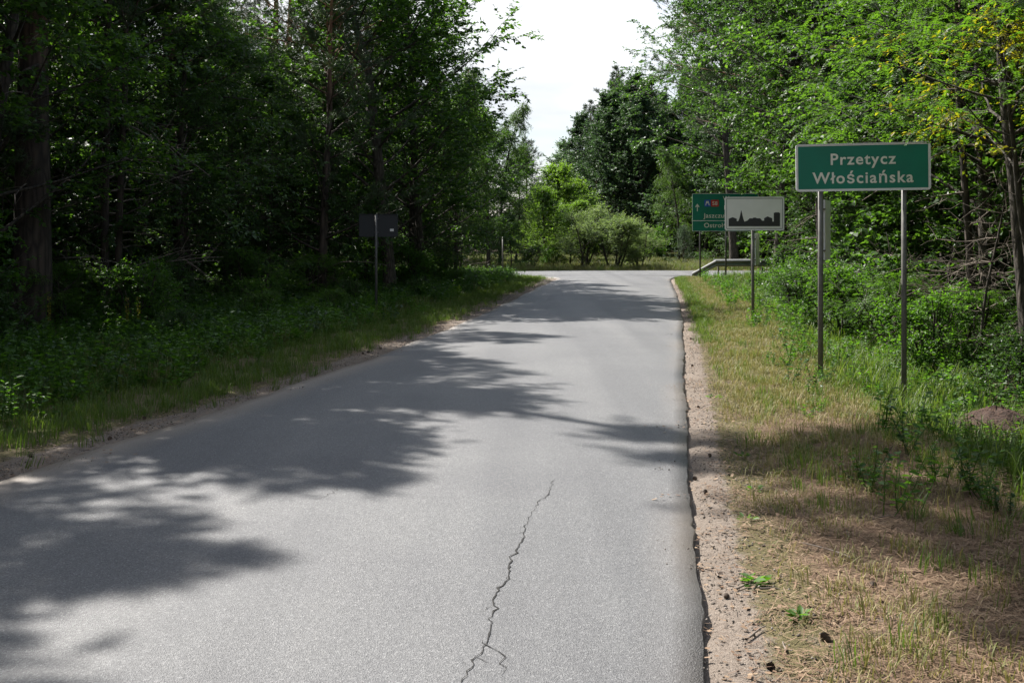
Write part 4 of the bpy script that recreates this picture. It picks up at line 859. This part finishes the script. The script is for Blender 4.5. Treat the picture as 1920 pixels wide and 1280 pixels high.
# ------------------------------------------------------------------ small things on the ground
mz = empty('earth_mound', (5.15, 11.35, 0)); tag(mz, 'mound of bare reddish earth at the right border', 'mound')
def mound():
    r = np.random.default_rng(4); n = 34; m = 16; V = []; F = []
    for i in range(m + 1):
        q = i / m
        for j in range(n):
            a = j * 6.283 / n; rr = .62 * q * (1 + .10 * math.sin(3 * a + 1) + .05 * math.sin(7 * a)); z = .42 * (1 - q ** 1.7) + r.normal(0, .014)
            V.append((rr * math.cos(a) * 1.15, rr * math.sin(a) * .9, z - .12 * (i == m)))
    for i in range(m):
        for j in range(n): F.append((i * n + j, i * n + (j + 1) % n, (i + 1) * n + (j + 1) % n, (i + 1) * n + j))
    return np_mesh('earth', V, F, plain('reddish_earth', (.05, .028, .02), .95, noise=.45, scale=40, bump=1.0), True)
mo = obj('earth', mound(), parent=mz); mz.location.z = g1(5.15, 11.35) - .03

def cone_mesh():
    V = []; F = []; n = 0; r = np.random.default_rng(2)
    for ring in range(7):
        q = ring / 6; rad = .017 * math.sin(math.pi * (.12 + .82 * q)) + .003; z = .05 * q
        for k in range(7):
            a = (k + .5 * (ring % 2)) * 6.283 / 7; c, s = math.cos(a), math.sin(a); b = np.array([c * rad * .4, s * rad * .4, z]); t = np.array([c * rad * 1.25, s * rad * 1.25, z + .010]); w_ = np.array([-s, c, 0]) * .008
            V += [b - w_ * .5, b + w_ * .5, t + w_, t - w_]; F.append((n, n + 1, n + 2, n + 3)); n += 4
    return np_mesh('pine_cone', np.array(V) + np.array([0, 0, -.025]), F, M['cone'])
CM = cone_mesh()
def near(px, py): s = (py - 441) / 1.865; return (px - 960) / s, 2000 / s
cones = [(205, 828, .0), (59, 866, 0), (713, 657, 0), (690, 665, 0), (680, 668, 0), (1077, 560, 0), (635, 668, 0), (270, 790, 0), (1310, 770, 0), (1298, 690, 0), (1322, 930, 0), (1361, 1131, 0), (1443, 1268, 0), (1550, 1220, 0), (1636, 1115, 0), (1330, 860, 0), (1296, 640, 0), (1304, 905, 0), (1600, 860, 0), (1380, 735, 0)]
for px, py, _ in cones:
    x, y = near(px, py); o = obj('pine_cone', CM); o.location = (x, y, g1(x, y) + .014); o.rotation_euler = (R(80 + pr.uniform(-20, 20)), 0, pr.uniform(0, 6.28)); s = pr.uniform(.6, .9); o.scale = (s, s, s)
    tag(o, 'small dark pine cone lying on the left shoulder' if x < 0 else 'small dark pine cone lying on the right verge or shoulder', 'pine cone', 'pine cones on the shoulders')
tw = random.Random(3)
for px, py, L_ in [(1395, 1110, .16), (1340, 1085, .12), (1600, 1010, .5), (1560, 1050, .35), (1330, 1030, .1), (1700, 1080, .4), (1450, 1120, .14), (1360, 790, .15), (1420, 1205, .2), (1640, 990, .3), (1500, 900, .22), (1470, 1230, .12)]:
    x, y = near(px, py); r = np.random.default_rng(px); T = Tubes(); a = tw.uniform(0, 3.14); pth = curve_path([-L_ / 2 * math.cos(a), -L_ / 2 * math.sin(a), 0], [math.cos(a), math.sin(a), 0], L_, 7, r, 0, .14); pth[:, 2] *= .15
    T.add(pth, np.linspace(.0065, .003, 8), 5); o = obj('twig', T.mesh('twig', M['deadwood']), loc=(x, y, g1(x, y) + .012)); tag(o, 'dry fallen twig lying on the near right verge', 'twig', 'twigs on the right verge')
def weed(seed, n, leaf):
    r = np.random.default_rng(seed); az = np.arange(n) * 2.4 + r.uniform(-.3, .3, n); el = r.uniform(.15, .6, n); D = np.column_stack([np.cos(az) * np.cos(el), np.sin(az) * np.cos(el), np.sin(el)]); P = D * .02 + np.array([0, 0, .01])
    Nn = unit(np.array([0, 0, 1.]) + r.normal(0, .25, (n, 3))); Lz = leaf * r.uniform(.6, 1.2, n); v, f = leaves(P + r.normal(0, .02, (n, 3)) * np.array([1, 1, .3]), D, Nn, Lz, Lz * .45, six=True); return np_mesh('weed_leaves', v, f, M['forb'])
for k, (px, py, n, lf, lb) in enumerate([(1412, 1105, 14, .075, 'low broad-leaved weed on sand beside the near road edge'), (1495, 1180, 12, .07, 'low bright weed among needles nearest the picture\'s bottom'), (1415, 925, 9, .06, 'small dark weed at the shade\'s tip on the right verge'),
                                         (1340, 750, 8, .06, 'bright weed at the sand\'s edge before the sign posts'), (1400, 985, 7, .05, 'tiny weed in the shaded strip of sand'), (1395, 865, 8, .06, 'upright weed at the sunny edge of the right verge')]):
    x, y = near(px, py); o = obj('weed', weed(k, n, lf), loc=(x, y, g1(x, y))); tag(o, lb, 'weed', 'weeds on the right verge')
# yellow flowering spikes in the left undergrowth
def spike():
    r = np.random.default_rng(8); T = Tubes(); T.add(curve_path([0, 0, -.05], [0, 0, 1], .85, 6, r, 0, .03), np.linspace(.008, .005, 7), 5); n = 90; z = r.uniform(.42, .82, n); az = r.uniform(0, 6.28, n)
    D = np.column_stack([np.cos(az), np.sin(az), r.uniform(-.2, .6, n)]); P = D * .006 + np.column_stack([np.zeros(n), np.zeros(n), z]); v, f = leaves(P, D, unit(r.normal(0, 1, (n, 3))), np.full(n, .03), np.full(n, .025)); return T.mesh('stem', M['forb']), np_mesh('flowers', v, f, leaf_mat('yellow_petals', [(.16, .15, .02), (.24, .21, .03)], .3))
sm, fm = spike()
for x, y, lb in [(-7.55, 17.4, 'yellow flower spike right of the thickest trunk, left one'), (-6.35, 17.6, 'yellow flower spike in the verge, left of a close pair'), (-6.27, 17.9, 'yellow flower spike in the verge, right of a close pair')]:
    e = empty('mullein', (x, y, g1(x, y)), .3); tag(e, lb, 'flower', 'yellow flower spikes in the left verge'); obj('stem', sm, parent=e); tag(obj('flowers', fm, parent=e), kind='stuff')
